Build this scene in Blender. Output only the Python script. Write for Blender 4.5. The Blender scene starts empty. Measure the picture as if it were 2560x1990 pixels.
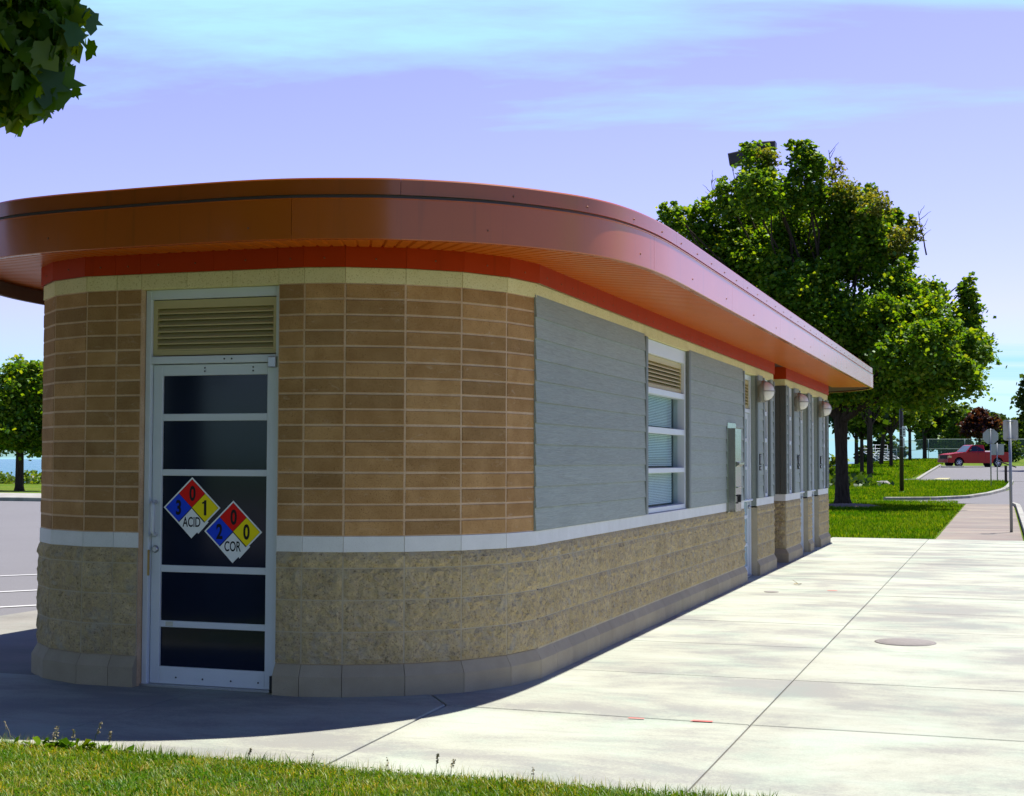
import bpy, bmesh, math, random
import numpy as np
from mathutils import Vector, Matrix, noise
RND = random.Random(11)
NPR = np.random.default_rng(5)
rad = math.radians
S = bpy.context.scene
COL = S.collection

# ------------------------------------------------------------------ camera
CAM = Vector((3.080, -8.479, 1.502))
PITCH, YAW, ROLL = rad(2.456), rad(18.499), rad(0.189)
cd = bpy.data.cameras.new('camera'); cam = bpy.data.objects.new('camera', cd); COL.objects.link(cam)
cd.sensor_fit = 'HORIZONTAL'; cd.sensor_width = 36.0; cd.lens = 3658.7 / 2560 * 36.0
cd.clip_start = 0.05; cd.clip_end = 60000
fw = Vector((-math.sin(YAW), math.cos(YAW), 0)); rt = Vector((fw.y, -fw.x, 0)); zz = Vector((0, 0, 1))
F = fw * math.cos(PITCH) + zz * math.sin(PITCH); U = -fw * math.sin(PITCH) + zz * math.cos(PITCH)
R2 = rt * math.cos(ROLL) + U * math.sin(ROLL); U2 = -rt * math.sin(ROLL) + U * math.cos(ROLL)
m = Matrix.Identity(4)
for i in range(3):
    m[i][0], m[i][1], m[i][2], m[i][3] = R2[i], U2[i], -F[i], CAM[i]
cam.matrix_world = m
S.camera = cam

# ------------------------------------------------------------------ sun, sky, exposure
SUN_TO = Vector((0.223, 0.434, 1.0)).normalized()
sl = bpy.data.lights.new('sun', 'SUN'); sun = bpy.data.objects.new('sun', sl); COL.objects.link(sun)
sl.energy = 5.0; sl.angle = rad(0.5); sl.color = (1.0, 0.955, 0.87)
sun.rotation_euler = SUN_TO.to_track_quat('Z', 'Y').to_euler(); sun.location = (20, 30, 60)
S.view_settings.view_transform = 'Standard'; S.view_settings.look = 'None'
S.view_settings.exposure = 1.05; S.view_settings.gamma = 1.0; S.view_settings.use_curve_mapping = False

W = bpy.data.worlds.new('World'); S.world = W; W.use_nodes = True
wn = W.node_tree.nodes; wl = W.node_tree.links; wn.clear()
def wnode(t, **k):
    n = wn.new(t)
    for a, b in k.items(): setattr(n, a, b)
    return n
wo = wnode('ShaderNodeOutputWorld'); bg = wnode('ShaderNodeBackground'); bg.inputs['Strength'].default_value = 0.055
sky = wnode('ShaderNodeTexSky', sky_type='NISHITA', sun_disc=False)
sky.sun_elevation = math.asin(SUN_TO.z); sky.sun_rotation = math.atan2(SUN_TO.x, SUN_TO.y)
sky.altitude = 0; sky.air_density = 1.0; sky.dust_density = 0.3; sky.ozone_density = 3.0
tc = wnode('ShaderNodeTexCoord'); sep = wnode('ShaderNodeSeparateXYZ'); wl.new(tc.outputs['Generated'], sep.inputs[0])
# high thin cloud layer: project the view ray on a plane, so streaks flatten toward the horizon
zc = wnode('ShaderNodeMath', operation='MAXIMUM'); zc.inputs[1].default_value = 0.0; wl.new(sep.outputs['Z'], zc.inputs[0])
za = wnode('ShaderNodeMath', operation='ADD'); za.inputs[1].default_value = 0.075; wl.new(zc.outputs[0], za.inputs[0])
dx = wnode('ShaderNodeMath', operation='DIVIDE'); wl.new(sep.outputs['X'], dx.inputs[0]); wl.new(za.outputs[0], dx.inputs[1])
dy = wnode('ShaderNodeMath', operation='DIVIDE'); wl.new(sep.outputs['Y'], dy.inputs[0]); wl.new(za.outputs[0], dy.inputs[1])
cmb = wnode('ShaderNodeCombineXYZ'); wl.new(dx.outputs[0], cmb.inputs[0]); wl.new(dy.outputs[0], cmb.inputs[1])
mp0 = wnode('ShaderNodeMapping'); mp0.inputs['Rotation'].default_value = (0, 0, rad(-16)); wl.new(cmb.outputs[0], mp0.inputs[0])
mp = wnode('ShaderNodeMapping'); mp.inputs['Scale'].default_value = (0.13, 0.62, 1); mp.inputs['Location'].default_value = (24.582, 29.02, 0)
wl.new(mp0.outputs[0], mp.inputs[0])
nz = wnode('ShaderNodeTexNoise'); nz.inputs['Scale'].default_value = 1.0; nz.inputs['Detail'].default_value = 12; nz.inputs['Roughness'].default_value = 0.60; nz.inputs['Distortion'].default_value = 0.7
wl.new(mp.outputs[0], nz.inputs['Vector'])
cr = wnode('ShaderNodeValToRGB'); cr.color_ramp.elements[0].position = 0.512; cr.color_ramp.elements[1].position = 0.625
cr.color_ramp.elements[0].color = (0, 0, 0, 1); cr.color_ramp.elements[1].color = (1, 1, 1, 1); wl.new(nz.outputs['Fac'], cr.inputs[0])
# whole-sky grade of the Nishita colour (the photograph's sky is lavender), darkened and blued overhead to deepen the shade
tint = wnode('ShaderNodeMix', data_type='RGBA', blend_type='MULTIPLY'); tint.inputs[0].default_value = 1.0
er = wnode('ShaderNodeValToRGB'); wl.new(zc.outputs[0], er.inputs[0])
while len(er.color_ramp.elements) < 6: er.color_ramp.elements.new(0.5)
for e_, (p_, c_) in zip(er.color_ramp.elements, [(0.0, (0.33, 0.60, 0.78)), (0.045, (0.56, 0.70, 0.92)), (0.10, (0.86, 0.68, 0.95)), (0.30, (1.0, 0.70, 1.0)), (0.45, (0.42, 0.47, 0.92)), (1.0, (0.17, 0.35, 0.78))]):
    e_.position = p_; e_.color = (*c_, 1)
tg = wnode('ShaderNodeVectorMath', operation='SCALE'); tg.inputs['Scale'].default_value = 1.75; wl.new(er.outputs[0], tg.inputs[0])
wl.new(tg.outputs[0], tint.inputs[7]); wl.new(sky.outputs[0], tint.inputs[6])
mixc = wnode('ShaderNodeMix', data_type='RGBA'); mixc.inputs[7].default_value = (4.4, 7.8, 9.2, 1)
wl.new(cr.outputs[0], mixc.inputs[0]); wl.new(tint.outputs[2], mixc.inputs[6])
wl.new(mixc.outputs[2], bg.inputs['Color']); wl.new(bg.outputs[0], wo.inputs['Surface'])

# ------------------------------------------------------------------ materials
def mat(name):
    M = bpy.data.materials.new(name); M.use_nodes = True
    nt = M.node_tree; b = nt.nodes['Principled BSDF']
    return M, nt, b
def N(nt, t, **k):
    n = nt.nodes.new(t)
    for a, b in k.items(): setattr(n, a, b)
    return n
def coords(nt, scale, kind='Object'):
    t = N(nt, 'ShaderNodeTexCoord'); mp = N(nt, 'ShaderNodeMapping'); mp.inputs['Scale'].default_value = scale if hasattr(scale, '__len__') else (scale,) * 3
    nt.links.new(t.outputs[kind], mp.inputs[0]); return mp.outputs[0]
def wcoords(nt, scale):
    g = N(nt, 'ShaderNodeNewGeometry'); mp = N(nt, 'ShaderNodeMapping'); mp.inputs['Scale'].default_value = scale if hasattr(scale, '__len__') else (scale,) * 3
    nt.links.new(g.outputs['Position'], mp.inputs[0]); return mp.outputs[0]
def noi(nt, vec, scale, detail=4, rough=0.55, dist=0.0):
    n = N(nt, 'ShaderNodeTexNoise'); n.inputs['Scale'].default_value = scale; n.inputs['Detail'].default_value = detail
    n.inputs['Roughness'].default_value = rough; n.inputs['Distortion'].default_value = dist
    if vec: nt.links.new(vec, n.inputs['Vector'])
    return n.outputs['Fac']
def ramp(nt, fac, stops):
    r = N(nt, 'ShaderNodeValToRGB'); e = r.color_ramp.elements
    while len(e) < len(stops): e.new(0.5)
    for i, (p, c) in enumerate(stops):
        e[i].position = p; e[i].color = (*c, 1) if len(c) == 3 else c
    nt.links.new(fac, r.inputs[0]); return r.outputs[0]
def mix(nt, fac, a, b, mode='MIX'):
    mx = N(nt, 'ShaderNodeMix', data_type='RGBA', blend_type=mode)
    for s, v in ((0, fac), (6, a), (7, b)):
        if isinstance(v, (int, float)): mx.inputs[s].default_value = v
        elif isinstance(v, tuple): mx.inputs[s].default_value = (*v, 1) if len(v) == 3 else v
        else: nt.links.new(v, mx.inputs[s])
    return mx.outputs[2]
def bump(nt, b, fac, strength, dist=0.01, prev=None):
    n = N(nt, 'ShaderNodeBump'); n.inputs['Strength'].default_value = strength; n.inputs['Distance'].default_value = dist
    nt.links.new(fac, n.inputs['Height'])
    if prev: nt.links.new(prev, n.inputs['Normal'])
    if b: nt.links.new(n.outputs[0], b.inputs['Normal'])
    return n.outputs[0]
def white(x): return (x, x, x)

def simple(name, col, rough=0.5, metal=0.0, var=0.12, nscale=18, bmp=0.0, spec=0.5, obj_rand=0.0):
    M, nt, b = mat(name)
    v = wcoords(nt, 1.0)
    f = noi(nt, v, nscale, 5)
    c = mix(nt, f, tuple(x * (1 - var) for x in col), tuple(min(1, x * (1 + var)) for x in col))
    if obj_rand:
        oi = N(nt, 'ShaderNodeObjectInfo')
        c2 = ramp(nt, oi.outputs['Random'], [(0, white(1 - obj_rand)), (1, white(1 + obj_rand))])
        c = mix(nt, 1.0, c, c2, 'MULTIPLY')
    nt.links.new(c, b.inputs['Base Color'])
    b.inputs['Roughness'].default_value = rough; b.inputs['Metallic'].default_value = metal
    b.inputs['Specular IOR Level'].default_value = spec
    if bmp: bump(nt, b, noi(nt, v, nscale * 4, 4), bmp, 0.003)
    return M

def masonry(name, c0, c1, speck, stain, sscale=190, obj_rand=0.2, bstr=0.35, smear=None, rocky=False):
    M, nt, b = mat(name)
    v = wcoords(nt, 1.0)
    f = noi(nt, v, 7, 5); base = mix(nt, ramp(nt, f, [(0.3, white(0)), (0.7, white(1))]), c0, c1)
    fine = noi(nt, v, sscale, 3, 0.6)
    base = mix(nt, ramp(nt, fine, [(0.32, white(0.9)), (0.44, white(0))]), base, speck)
    oi = N(nt, 'ShaderNodeObjectInfo')
    base = mix(nt, 1.0, base, ramp(nt, oi.outputs['Random'], [(0, white(1 - obj_rand)), (0.5, (1.0, 1 - obj_rand * .15, 1 - obj_rand * .3)), (1, white(1 + obj_rand))]), 'MULTIPLY')
    st = noi(nt, v, 2.3, 6, 0.65, 0.6)
    base = mix(nt, ramp(nt, st, [(0.60, white(0)), (0.78, white(0.45))]), base, stain)
    if rocky:
        relief_shade = noi(nt, v, 34, 6, 0.72, 0.4)
        base = mix(nt, 1.0, base, ramp(nt, relief_shade, [(0.30, (0.45, 0.43, 0.40)), (0.43, (0.90, 0.90, 0.92)), (0.56, (1.08, 1.05, 0.92)), (0.70, (1.3, 1.26, 1.12))]), 'MULTIPLY')  # tone noise paints the light and shade of the rough relief
        yl_ = noi(nt, v, 11, 5, 0.6); base = mix(nt, ramp(nt, yl_, [(0.5, white(0)), (0.68, white(0.5))]), base, (0.46, 0.36, 0.17))
        gy_ = noi(nt, v, 8, 5, 0.6, 0.3); base = mix(nt, ramp(nt, gy_, [(0.53, white(0)), (0.70, white(0.45))]), base, (0.34, 0.34, 0.30))
    if smear:
        sm = noi(nt, wcoords(nt, (1, 1, 2.2)), 9, 6, 0.7, 1.2)
        base = mix(nt, ramp(nt, sm, [(0.60, white(0)), (0.72, white(0.55))]), base, smear)
    nt.links.new(base, b.inputs['Base Color']); b.inputs['Roughness'].default_value = 0.92; b.inputs['Specular IOR Level'].default_value = 0.15
    p = bump(nt, None, fine, bstr, 0.002); bump(nt, b, noi(nt, v, 45, 4), bstr, 0.012 if rocky else 0.004, p)
    return M

MT = {}
MT['brick'] = masonry('brick_buff', (0.318, 0.176, 0.066), (0.425, 0.252, 0.104), (0.10, 0.045, 0.012), (0.23, 0.125, 0.045), smear=(0.50, 0.36, 0.23))
MT['mortar'] = masonry('mortar', (0.52, 0.34, 0.19), (0.62, 0.44, 0.28), (0.3, 0.17, 0.09), (0.5, 0.4, 0.3), obj_rand=0.0)
MT['split'] = masonry('split_face_block', (0.385, 0.305, 0.172), (0.475, 0.385, 0.235), (0.16, 0.115, 0.055), (0.40, 0.33, 0.13), sscale=85, obj_rand=0.08, bstr=1.0, rocky=True)
MT['joint'] = masonry('block_joint', (0.41, 0.345, 0.225), (0.48, 0.41, 0.285), (0.3, 0.27, 0.2), (0.4, 0.35, 0.25), obj_rand=0.0)
MT['plinth'] = masonry('plinth_block', (0.335, 0.28, 0.185), (0.385, 0.325, 0.22), (0.28, 0.24, 0.18), (0.36, 0.32, 0.24), obj_rand=0.05, bstr=0.2)
MT['band'] = masonry('pale_band_stone', (0.66, 0.66, 0.62), (0.72, 0.72, 0.68), (0.55, 0.55, 0.5), (0.6, 0.6, 0.54), obj_rand=0.03, bstr=0.1)
MT['cream'] = masonry('cream_band_stone', (0.66, 0.60, 0.30), (0.72, 0.66, 0.36), (0.4, 0.33, 0.13), (0.56, 0.52, 0.28), sscale=120, obj_rand=0.05, bstr=0.12)

def red_paint(name, c, rough, coat):
    M, nt, b = mat(name)
    v = wcoords(nt, 1.0)
    f = noi(nt, v, 1.6, 6, 0.6)
    col = mix(nt, f, tuple(x * 0.86 for x in c), tuple(x * 1.12 for x in c))
    st = noi(nt, wcoords(nt, (14, 14, 0.7)), 1.0, 4, 0.6)
    col = mix(nt, ramp(nt, st, [(0.58, white(0)), (0.74, white(0.5))]), col, (c[0] * .55, c[1] * .7, c[2] * .8))
    nt.links.new(col, b.inputs['Base Color']); b.inputs['Roughness'].default_value = rough
    b.inputs['Coat Weight'].default_value = coat; b.inputs['Coat Roughness'].default_value = 0.18; b.inputs['Coat IOR'].default_value = 1.5; b.inputs['Specular IOR Level'].default_value = 0.12
    bump(nt, b, noi(nt, v, 2.2, 3), 0.12, 0.01)
    return M
MT['fascia'] = red_paint('copper_red_fascia_metal', (0.48, 0.100, 0.004), 0.45, 1.0)
MT['coping'] = red_paint('copper_red_coping_metal', (0.38, 0.076, 0.004), 0.45, 1.0)
MT['trimred'] = red_paint('deep_red_trim_metal', (0.40, 0.034, 0.001), 0.6, 0.0)
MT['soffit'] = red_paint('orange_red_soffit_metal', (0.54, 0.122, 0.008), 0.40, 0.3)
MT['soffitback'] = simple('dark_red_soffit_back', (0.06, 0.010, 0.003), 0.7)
MT['recess'] = simple('dark_flashing', (0.10, 0.07, 0.07), 0.6)
MT['rivet'] = simple('rivet_metal', (0.25, 0.10, 0.05), 0.4, 0.5)
MT['roof'] = simple('roof_membrane', (0.35, 0.34, 0.33), 0.9)

def siding_mat():
    M, nt, b = mat('grey_green_fibre_siding')
    v = wcoords(nt, (30, 1.2, 26)); g = noi(nt, v, 3.0, 6, 0.6, 1.5)
    v1 = wcoords(nt, 1.0); f = noi(nt, v1, 1.3, 4)
    c = mix(nt, f, (0.255, 0.285, 0.245), (0.30, 0.335, 0.288))
    oi = N(nt, 'ShaderNodeObjectInfo')
    c = mix(nt, 1.0, c, ramp(nt, oi.outputs['Random'], [(0, white(0.93)), (1, white(1.06))]), 'MULTIPLY')
    c = mix(nt, 1.0, c, ramp(nt, g, [(0.35, white(0.86)), (0.65, white(1.10))]), 'MULTIPLY')
    dk = noi(nt, wcoords(nt, (1, 0.8, 2.2)), 2.0, 6, 0.65, 0.5)
    c = mix(nt, ramp(nt, dk, [(0.58, white(0)), (0.74, white(0.4))]), c, (0.20, 0.215, 0.17))
    sc = noi(nt, wcoords(nt, (1, 3, 9)), 2.2, 7, 0.75, 2.0)
    c = mix(nt, ramp(nt, sc, [(0.70, white(0)), (0.74, white(0.35))]), c, (0.36, 0.38, 0.36))
    nt.links.new(c, b.inputs['Base Color']); b.inputs['Roughness'].default_value = 0.62; b.inputs['Specular IOR Level'].default_value = 0.3
    bump(nt, b, g, 0.8, 0.004)
    return M
MT['siding'] = siding_mat()
MT['darkpanel'] = simple('charcoal_panel', (0.07, 0.075, 0.065), 0.7)
MT['trim'] = simple('grey_green_trim', (0.16, 0.185, 0.17), 0.6)
MT['alu'] = simple('silver_painted_aluminium', (0.60, 0.64, 0.66), 0.42, 0.0, 0.05, 6)
MT['louver'] = simple('beige_louver', (0.50, 0.41, 0.19), 0.55, 0.0, 0.06, 8)
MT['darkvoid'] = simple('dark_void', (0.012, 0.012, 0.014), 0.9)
MT['metal'] = simple('brushed_steel', (0.42, 0.43, 0.44), 0.32, 0.9, 0.1, 40)
MT['steel'] = simple('polished_stainless', (0.34, 0.335, 0.30), 0.2, 1.0, 0.12, 9, 0.25)
MT['brass'] = simple('brass_strip', (0.45, 0.30, 0.10), 0.4, 0.8)
MT['black'] = simple('black_rubber', (0.012, 0.012, 0.013), 0.7)
def glass_mat(name, col, rough, spec):
    M, nt, b = mat(name); b.inputs['Base Color'].default_value = (*col, 1); b.inputs['Roughness'].default_value = rough; b.inputs['Specular IOR Level'].default_value = spec
    f = noi(nt, wcoords(nt, 1.0), 3, 5, 0.6); c = mix(nt, f, tuple(x * .7 for x in col), tuple(x * 1.3 for x in col)); nt.links.new(c, b.inputs['Base Color'])
    bump(nt, b, noi(nt, wcoords(nt, 1.0), 2, 2), 0.02, 0.01)
    return M
MT['glassdark'] = glass_mat('dark_tinted_glass', (0.006, 0.011, 0.026), 0.10, 0.3)
MT['glassteal'] = glass_mat('pale_teal_reflection_glass', (0.30, 0.42, 0.42), 0.15, 0.5)  # pale teal base stands in for the reflection on the side door panes
def clear_glass():
    M, nt, b = mat('window_glass')
    tr = N(nt, 'ShaderNodeBsdfTransparent'); tr.inputs[0].default_value = (0.92, 0.97, 0.96, 1)
    gl = N(nt, 'ShaderNodeBsdfGlossy'); gl.inputs['Roughness'].default_value = 0.03; gl.inputs['Color'].default_value = (0.45, 0.5, 0.5, 1)
    fr = N(nt, 'ShaderNodeFresnel'); fr.inputs[0].default_value = 1.4
    ms = N(nt, 'ShaderNodeMixShader'); fm = N(nt, 'ShaderNodeMath', operation='MULTIPLY'); fm.inputs[1].default_value = 0.12; nt.links.new(fr.outputs[0], fm.inputs[0]); nt.links.new(fm.outputs[0], ms.inputs[0]); nt.links.new(tr.outputs[0], ms.inputs[1]); nt.links.new(gl.outputs[0], ms.inputs[2])
    nt.links.new(ms.outputs[0], nt.nodes['Material Output'].inputs[0])
    return M
MT['glass'] = clear_glass()
MT['blind'] = simple('pale_blind', (0.86, 0.90, 0.84), 0.5, 0, 0.03)
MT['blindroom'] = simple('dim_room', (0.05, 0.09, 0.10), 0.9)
MT['lens'] = simple('frosted_lamp_lens', (0.72, 0.68, 0.62), 0.35, 0, 0.06, 5)
MT['lampbody'] = simple('bronze_lamp_body', (0.22, 0.21, 0.17), 0.5, 0.2)
for k, c in {'nf_red': (0.72, 0.008, 0.004), 'nf_blue': (0.008, 0.055, 0.66), 'nf_yellow': (0.88, 0.72, 0.004), 'nf_white': (0.80, 0.82, 0.80), 'nf_black': (0.012, 0.012, 0.012)}.items():
    MT[k] = simple('sign_' + k[3:], c, 0.55, 0, 0.06, 10, 0, 0.15)

def concrete(name, lo, mid, hi, sc=1.0):
    M, nt, b = mat(name)
    v = wcoords(nt, 1.0)
    grit = noi(nt, wcoords(nt, (45, 120, 60)), 1.0, 4, 0.75)
    big = noi(nt, wcoords(nt, (0.75, 1.25, 1)), 0.85 * sc, 10, 0.66, 0.25)
    def addf(a, c_, k):
        mm = N(nt, 'ShaderNodeMath', operation='MULTIPLY_ADD'); nt.links.new(c_, mm.inputs[0]); mm.inputs[1].default_value = k
        s2 = N(nt, 'ShaderNodeMath', operation='SUBTRACT'); nt.links.new(a, s2.inputs[0]); s2.inputs[1].default_value = k * .5; nt.links.new(s2.outputs[0], mm.inputs[2]); return mm.outputs[0]
    f1 = addf(big, grit, 0.34)
    c = ramp(nt, f1, [(0.41, lo), (0.50, mid), (0.60, hi)])
    streak = addf(noi(nt, wcoords(nt, (0.35, 3.2, 1)), 2.0 * sc, 9, 0.7, 0.15), grit, 0.22)
    c = mix(nt, ramp(nt, streak, [(0.54, white(0.0)), (0.68, white(0.4))]), c, lo)
    tintn = noi(nt, v, 1.3, 5, 0.6); c = mix(nt, 1.0, c, ramp(nt, tintn, [(0.35, (1.02, 1.0, 0.96)), (0.5, (1.0, 1.0, 0.97)), (0.65, (0.94, 1.02, 0.98))]), 'MULTIPLY')
    fine = noi(nt, v, 210, 2, 0.7)
    c = mix(nt, 1.0, c, ramp(nt, fine, [(0.3, white(0.86)), (0.7, white(1.10))]), 'MULTIPLY')
    spot = addf(noi(nt, wcoords(nt, (1, 1.6, 1)), 2.9, 5, 0.6, 0.8), grit, 0.10)
    c = mix(nt, ramp(nt, spot, [(0.69, white(0)), (0.76, white(0.55))]), c, tuple(x * 0.58 for x in lo))
    oi = N(nt, 'ShaderNodeObjectInfo'); c = mix(nt, 1.0, c, ramp(nt, oi.outputs['Random'], [(0, white(0.95)), (1, white(1.05))]), 'MULTIPLY')
    nt.links.new(c, b.inputs['Base Color']); b.inputs['Roughness'].default_value = 0.9; b.inputs['Specular IOR Level'].default_value = 0.2
    bump(nt, b, grit, 0.25, 0.002)
    return M
MT['conc'] = concrete('broom_finished_concrete', (0.222, 0.224, 0.208), (0.296, 0.308, 0.26), (0.338, 0.355, 0.305))
MT['walk'] = concrete('old_sidewalk_concrete', (0.165, 0.138, 0.125), (0.19, 0.162, 0.145), (0.22, 0.188, 0.155), 0.6)
MT['kerb'] = concrete('kerb_concrete', (0.21, 0.20, 0.185), (0.26, 0.255, 0.235), (0.31, 0.31, 0.28), 2.0)
MT['apron'] = concrete('apron_concrete', (0.16, 0.155, 0.14), (0.195, 0.19, 0.172), (0.225, 0.22, 0.20), 0.7)
MT['dirt'] = simple('joint_dirt', (0.10, 0.09, 0.075), 1.0, 0, 0.3, 30)
def asphalt_mat():
    M, nt, b = mat('weathered_asphalt'); v = wcoords(nt, 1.0)
    c = mix(nt, noi(nt, v, 0.35, 6, 0.6), (0.125, 0.122, 0.127), (0.155, 0.152, 0.157))
    c = mix(nt, 1.0, c, ramp(nt, noi(nt, v, 120, 2, 0.7), [(0.3, white(0.8)), (0.7, white(1.15))]), 'MULTIPLY')
    nt.links.new(c, b.inputs['Base Color']); b.inputs['Roughness'].default_value = 0.92; b.inputs['Specular IOR Level'].default_value = 0.2
    return M
MT['asphalt'] = asphalt_mat()
MT['paintwhite'] = simple('white_road_paint', (0.42, 0.42, 0.41), 0.8, 0, 0.15, 12)
MT['paintyellow'] = simple('faded_yellow_paint', (0.32, 0.30, 0.14), 0.85, 0, 0.2, 6)
MT['pink'] = simple('pink_survey_paint', (0.50, 0.12, 0.10), 0.85, 0, 0.2, 30)
def ground_mat():
    M, nt, b = mat('lawn_turf'); v = wcoords(nt, 1.0)
    a = noi(nt, v, 0.22, 7, 0.65, 0.4)
    c = ramp(nt, a, [(0.30, (0.052, 0.105, 0.003)), (0.5, (0.075, 0.125, 0.004)), (0.70, (0.13, 0.135, 0.015))])
    f = noi(nt, wcoords(nt, (9, 3.0, 9)), 2.4, 6, 0.7)
    c = mix(nt, 1.0, c, ramp(nt, f, [(0.3, white(0.45)), (0.7, white(1.5))]), 'MULTIPLY')
    nt.links.new(c, b.inputs['Base Color']); b.inputs['Roughness'].default_value = 0.95; b.inputs['Specular IOR Level'].default_value = 0.1
    bump(nt, b, f, 0.8, 0.06)
    return M
MT['lawn'] = ground_mat()
MT['soil'] = simple('lawn_soil', (0.055, 0.065, 0.014), 1.0, 0, 0.4, 40)
MT['mulch'] = simple('wood_mulch', (0.20, 0.125, 0.085), 1.0, 0, 0.5, 25)
MT['rock'] = simple('pale_rock', (0.24, 0.23, 0.21), 0.95, 0, 0.3, 3, 0.6)
def water_mat():
    M, nt, b = mat('lake_water'); b.inputs['Base Color'].default_value = (0.04, 0.15, 0.18, 1); b.inputs['Roughness'].default_value = 0.25
    bump(nt, b, noi(nt, wcoords(nt, (0.25, 0.9, 1)), 1.0, 6, 0.65), 0.7, 0.5)
    return M
MT['water'] = water_mat()
def leaf_mat(name, stops, trans=0.45, gloss=0.02, rough=0.45, patch=None):
    M, nt, b = mat(name); nt.nodes.remove(b)
    g = N(nt, 'ShaderNodeNewGeometry')
    c = ramp(nt, g.outputs['Random Per Island'], stops)
    if patch:
        pf = noi(nt, wcoords(nt, 1.0), patch, 5, 0.6); c = mix(nt, 1.0, c, ramp(nt, pf, [(0.36, (0.55, 0.85, 0.6)), (0.5, (1, 1, 1)), (0.64, (1.45, 1.22, 1.3))]), 'MULTIPLY')
    d = N(nt, 'ShaderNodeBsdfDiffuse'); t = N(nt, 'ShaderNodeBsdfTranslucent'); gl = N(nt, 'ShaderNodeBsdfGlossy'); gl.inputs['Roughness'].default_value = rough
    gl.inputs['Color'].default_value = (0.8, 0.9, 0.8, 1)
    nt.links.new(c, d.inputs[0])
    tc_ = mix(nt, 1.0, c, (2.1, 1.7, 0.35), 'MULTIPLY'); nt.links.new(tc_, t.inputs[0])
    m1 = N(nt, 'ShaderNodeMixShader'); m1.inputs[0].default_value = trans; nt.links.new(d.outputs[0], m1.inputs[1]); nt.links.new(t.outputs[0], m1.inputs[2])
    m2 = N(nt, 'ShaderNodeMixShader'); m2.inputs[0].default_value = gloss; nt.links.new(m1.outputs[0], m2.inputs[1]); nt.links.new(gl.outputs[0], m2.inputs[2])
    nt.links.new(m2.outputs[0], nt.nodes['Material Output'].inputs[0])
    return M
MT['leaf'] = leaf_mat('maple_leaf', [(0, (0.0329, 0.1010, 0.0055)), (0.5, (0.0725, 0.1647, 0.0077)), (0.85, (0.1318, 0.2196, 0.0110)), (1, (0.1976, 0.2525, 0.0198))], 0.5, 0.02)
MT['leafyoung'] = leaf_mat('young_maple_leaf', [(0, (0.0672, 0.1075, 0.0134)), (0.6, (0.1277, 0.1546, 0.0235)), (1, (0.1882, 0.1814, 0.0403))])
MT['leafnear'] = leaf_mat('near_maple_leaf', [(0, (0.0300, 0.0930, 0.0045)), (0.6, (0.0600, 0.1380, 0.0060)), (1, (0.1350, 0.2025, 0.0105))], 0.5, 0.03)
MT['leafbright'] = leaf_mat('light_green_leaf', [(0, (0.0403, 0.0941, 0.0080)), (0.5, (0.0739, 0.1411, 0.0121)), (1, (0.1478, 0.2016, 0.0269))])
MT['leafdark'] = leaf_mat('deep_green_leaf', [(0, (0.0123, 0.0336, 0.0056)), (0.6, (0.0252, 0.0616, 0.0078)), (1, (0.0560, 0.0952, 0.0112))])
MT['leafpurple'] = leaf_mat('purple_leaf', [(0, (0.0210, 0.0060, 0.0072)), (0.6, (0.0450, 0.0132, 0.0144)), (1, (0.1020, 0.0420, 0.0360))], 0.3)
MT['grass'] = leaf_mat('grass_blade', [(0, (0.0384, 0.1080, 0.0048)), (0.35, (0.1020, 0.1860, 0.0084)), (0.75, (0.1740, 0.2280, 0.0168)), (0.92, (0.2760, 0.2580, 0.0540)), (1, (0.4080, 0.3480, 0.1560))], 0.35, 0.02, patch=3.2)
MT['grassgreen'] = leaf_mat('green_grass_blade', [(0, (0.032, 0.098, 0.003)), (0.5, (0.062, 0.138, 0.005)), (0.95, (0.105, 0.172, 0.009)), (1, (0.15, 0.185, 0.02))], 0.35, 0.0, patch=0.5)
MT['straw'] = simple('dry_seed_head', (0.26, 0.22, 0.12), 0.9, 0, 0.3, 40)
def bark_mat():
    M, nt, b = mat('maple_bark'); v = wcoords(nt, (9, 9, 1.6)); f = noi(nt, v, 2.2, 6, 0.7, 0.6)
    c = ramp(nt, f, [(0.3, (0.018, 0.013, 0.009)), (0.65, (0.065, 0.05, 0.036))]); nt.links.new(c, b.inputs['Base Color']); b.inputs['Roughness'].default_value = 0.95; b.inputs['Specular IOR Level'].default_value = 0.1
    bump(nt, b, f, 0.9, 0.03); return M
MT['bark'] = bark_mat()
MT['poledark'] = simple('dark_bronze_pole', (0.028, 0.018, 0.020), 0.45, 0.2)
MT['galv'] = simple('galvanised_post', (0.26, 0.28, 0.29), 0.5, 0.6, 0.15, 12)
MT['signback'] = simple('unpainted_sign_back', (0.40, 0.40, 0.36), 0.5, 0.3, 0.08, 4)
MT['signwhite'] = simple('white_sign_face', (0.70, 0.71, 0.70), 0.5)
MT['wood'] = simple('dark_timber_post', (0.045, 0.03, 0.022), 0.9)
def carpaint():
    M, nt, b = mat('red_car_paint'); b.inputs['Base Color'].default_value = (0.38, 0.008, 0.010, 1); b.inputs['Roughness'].default_value = 0.35; b.inputs['Coat Weight'].default_value = 0.25; b.inputs['Coat Roughness'].default_value = 0.08; b.inputs['Specular IOR Level'].default_value = 0.2
    c = mix(nt, noi(nt, wcoords(nt, 1.0), 1.5, 4), (0.29, 0.006, 0.008), (0.34, 0.008, 0.010)); nt.links.new(c, b.inputs['Base Color']); return M
MT['carred'] = carpaint()
MT['carglass'] = glass_mat('car_glass', (0.006, 0.008, 0.014), 0.06, 0.5)
MT['windshield'] = glass_mat('windshield_glass', (0.10, 0.14, 0.15), 0.06, 0.6)
MT['chrome'] = simple('bright_chrome', (0.66, 0.67, 0.70), 0.18, 1.0, 0.05)
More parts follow.
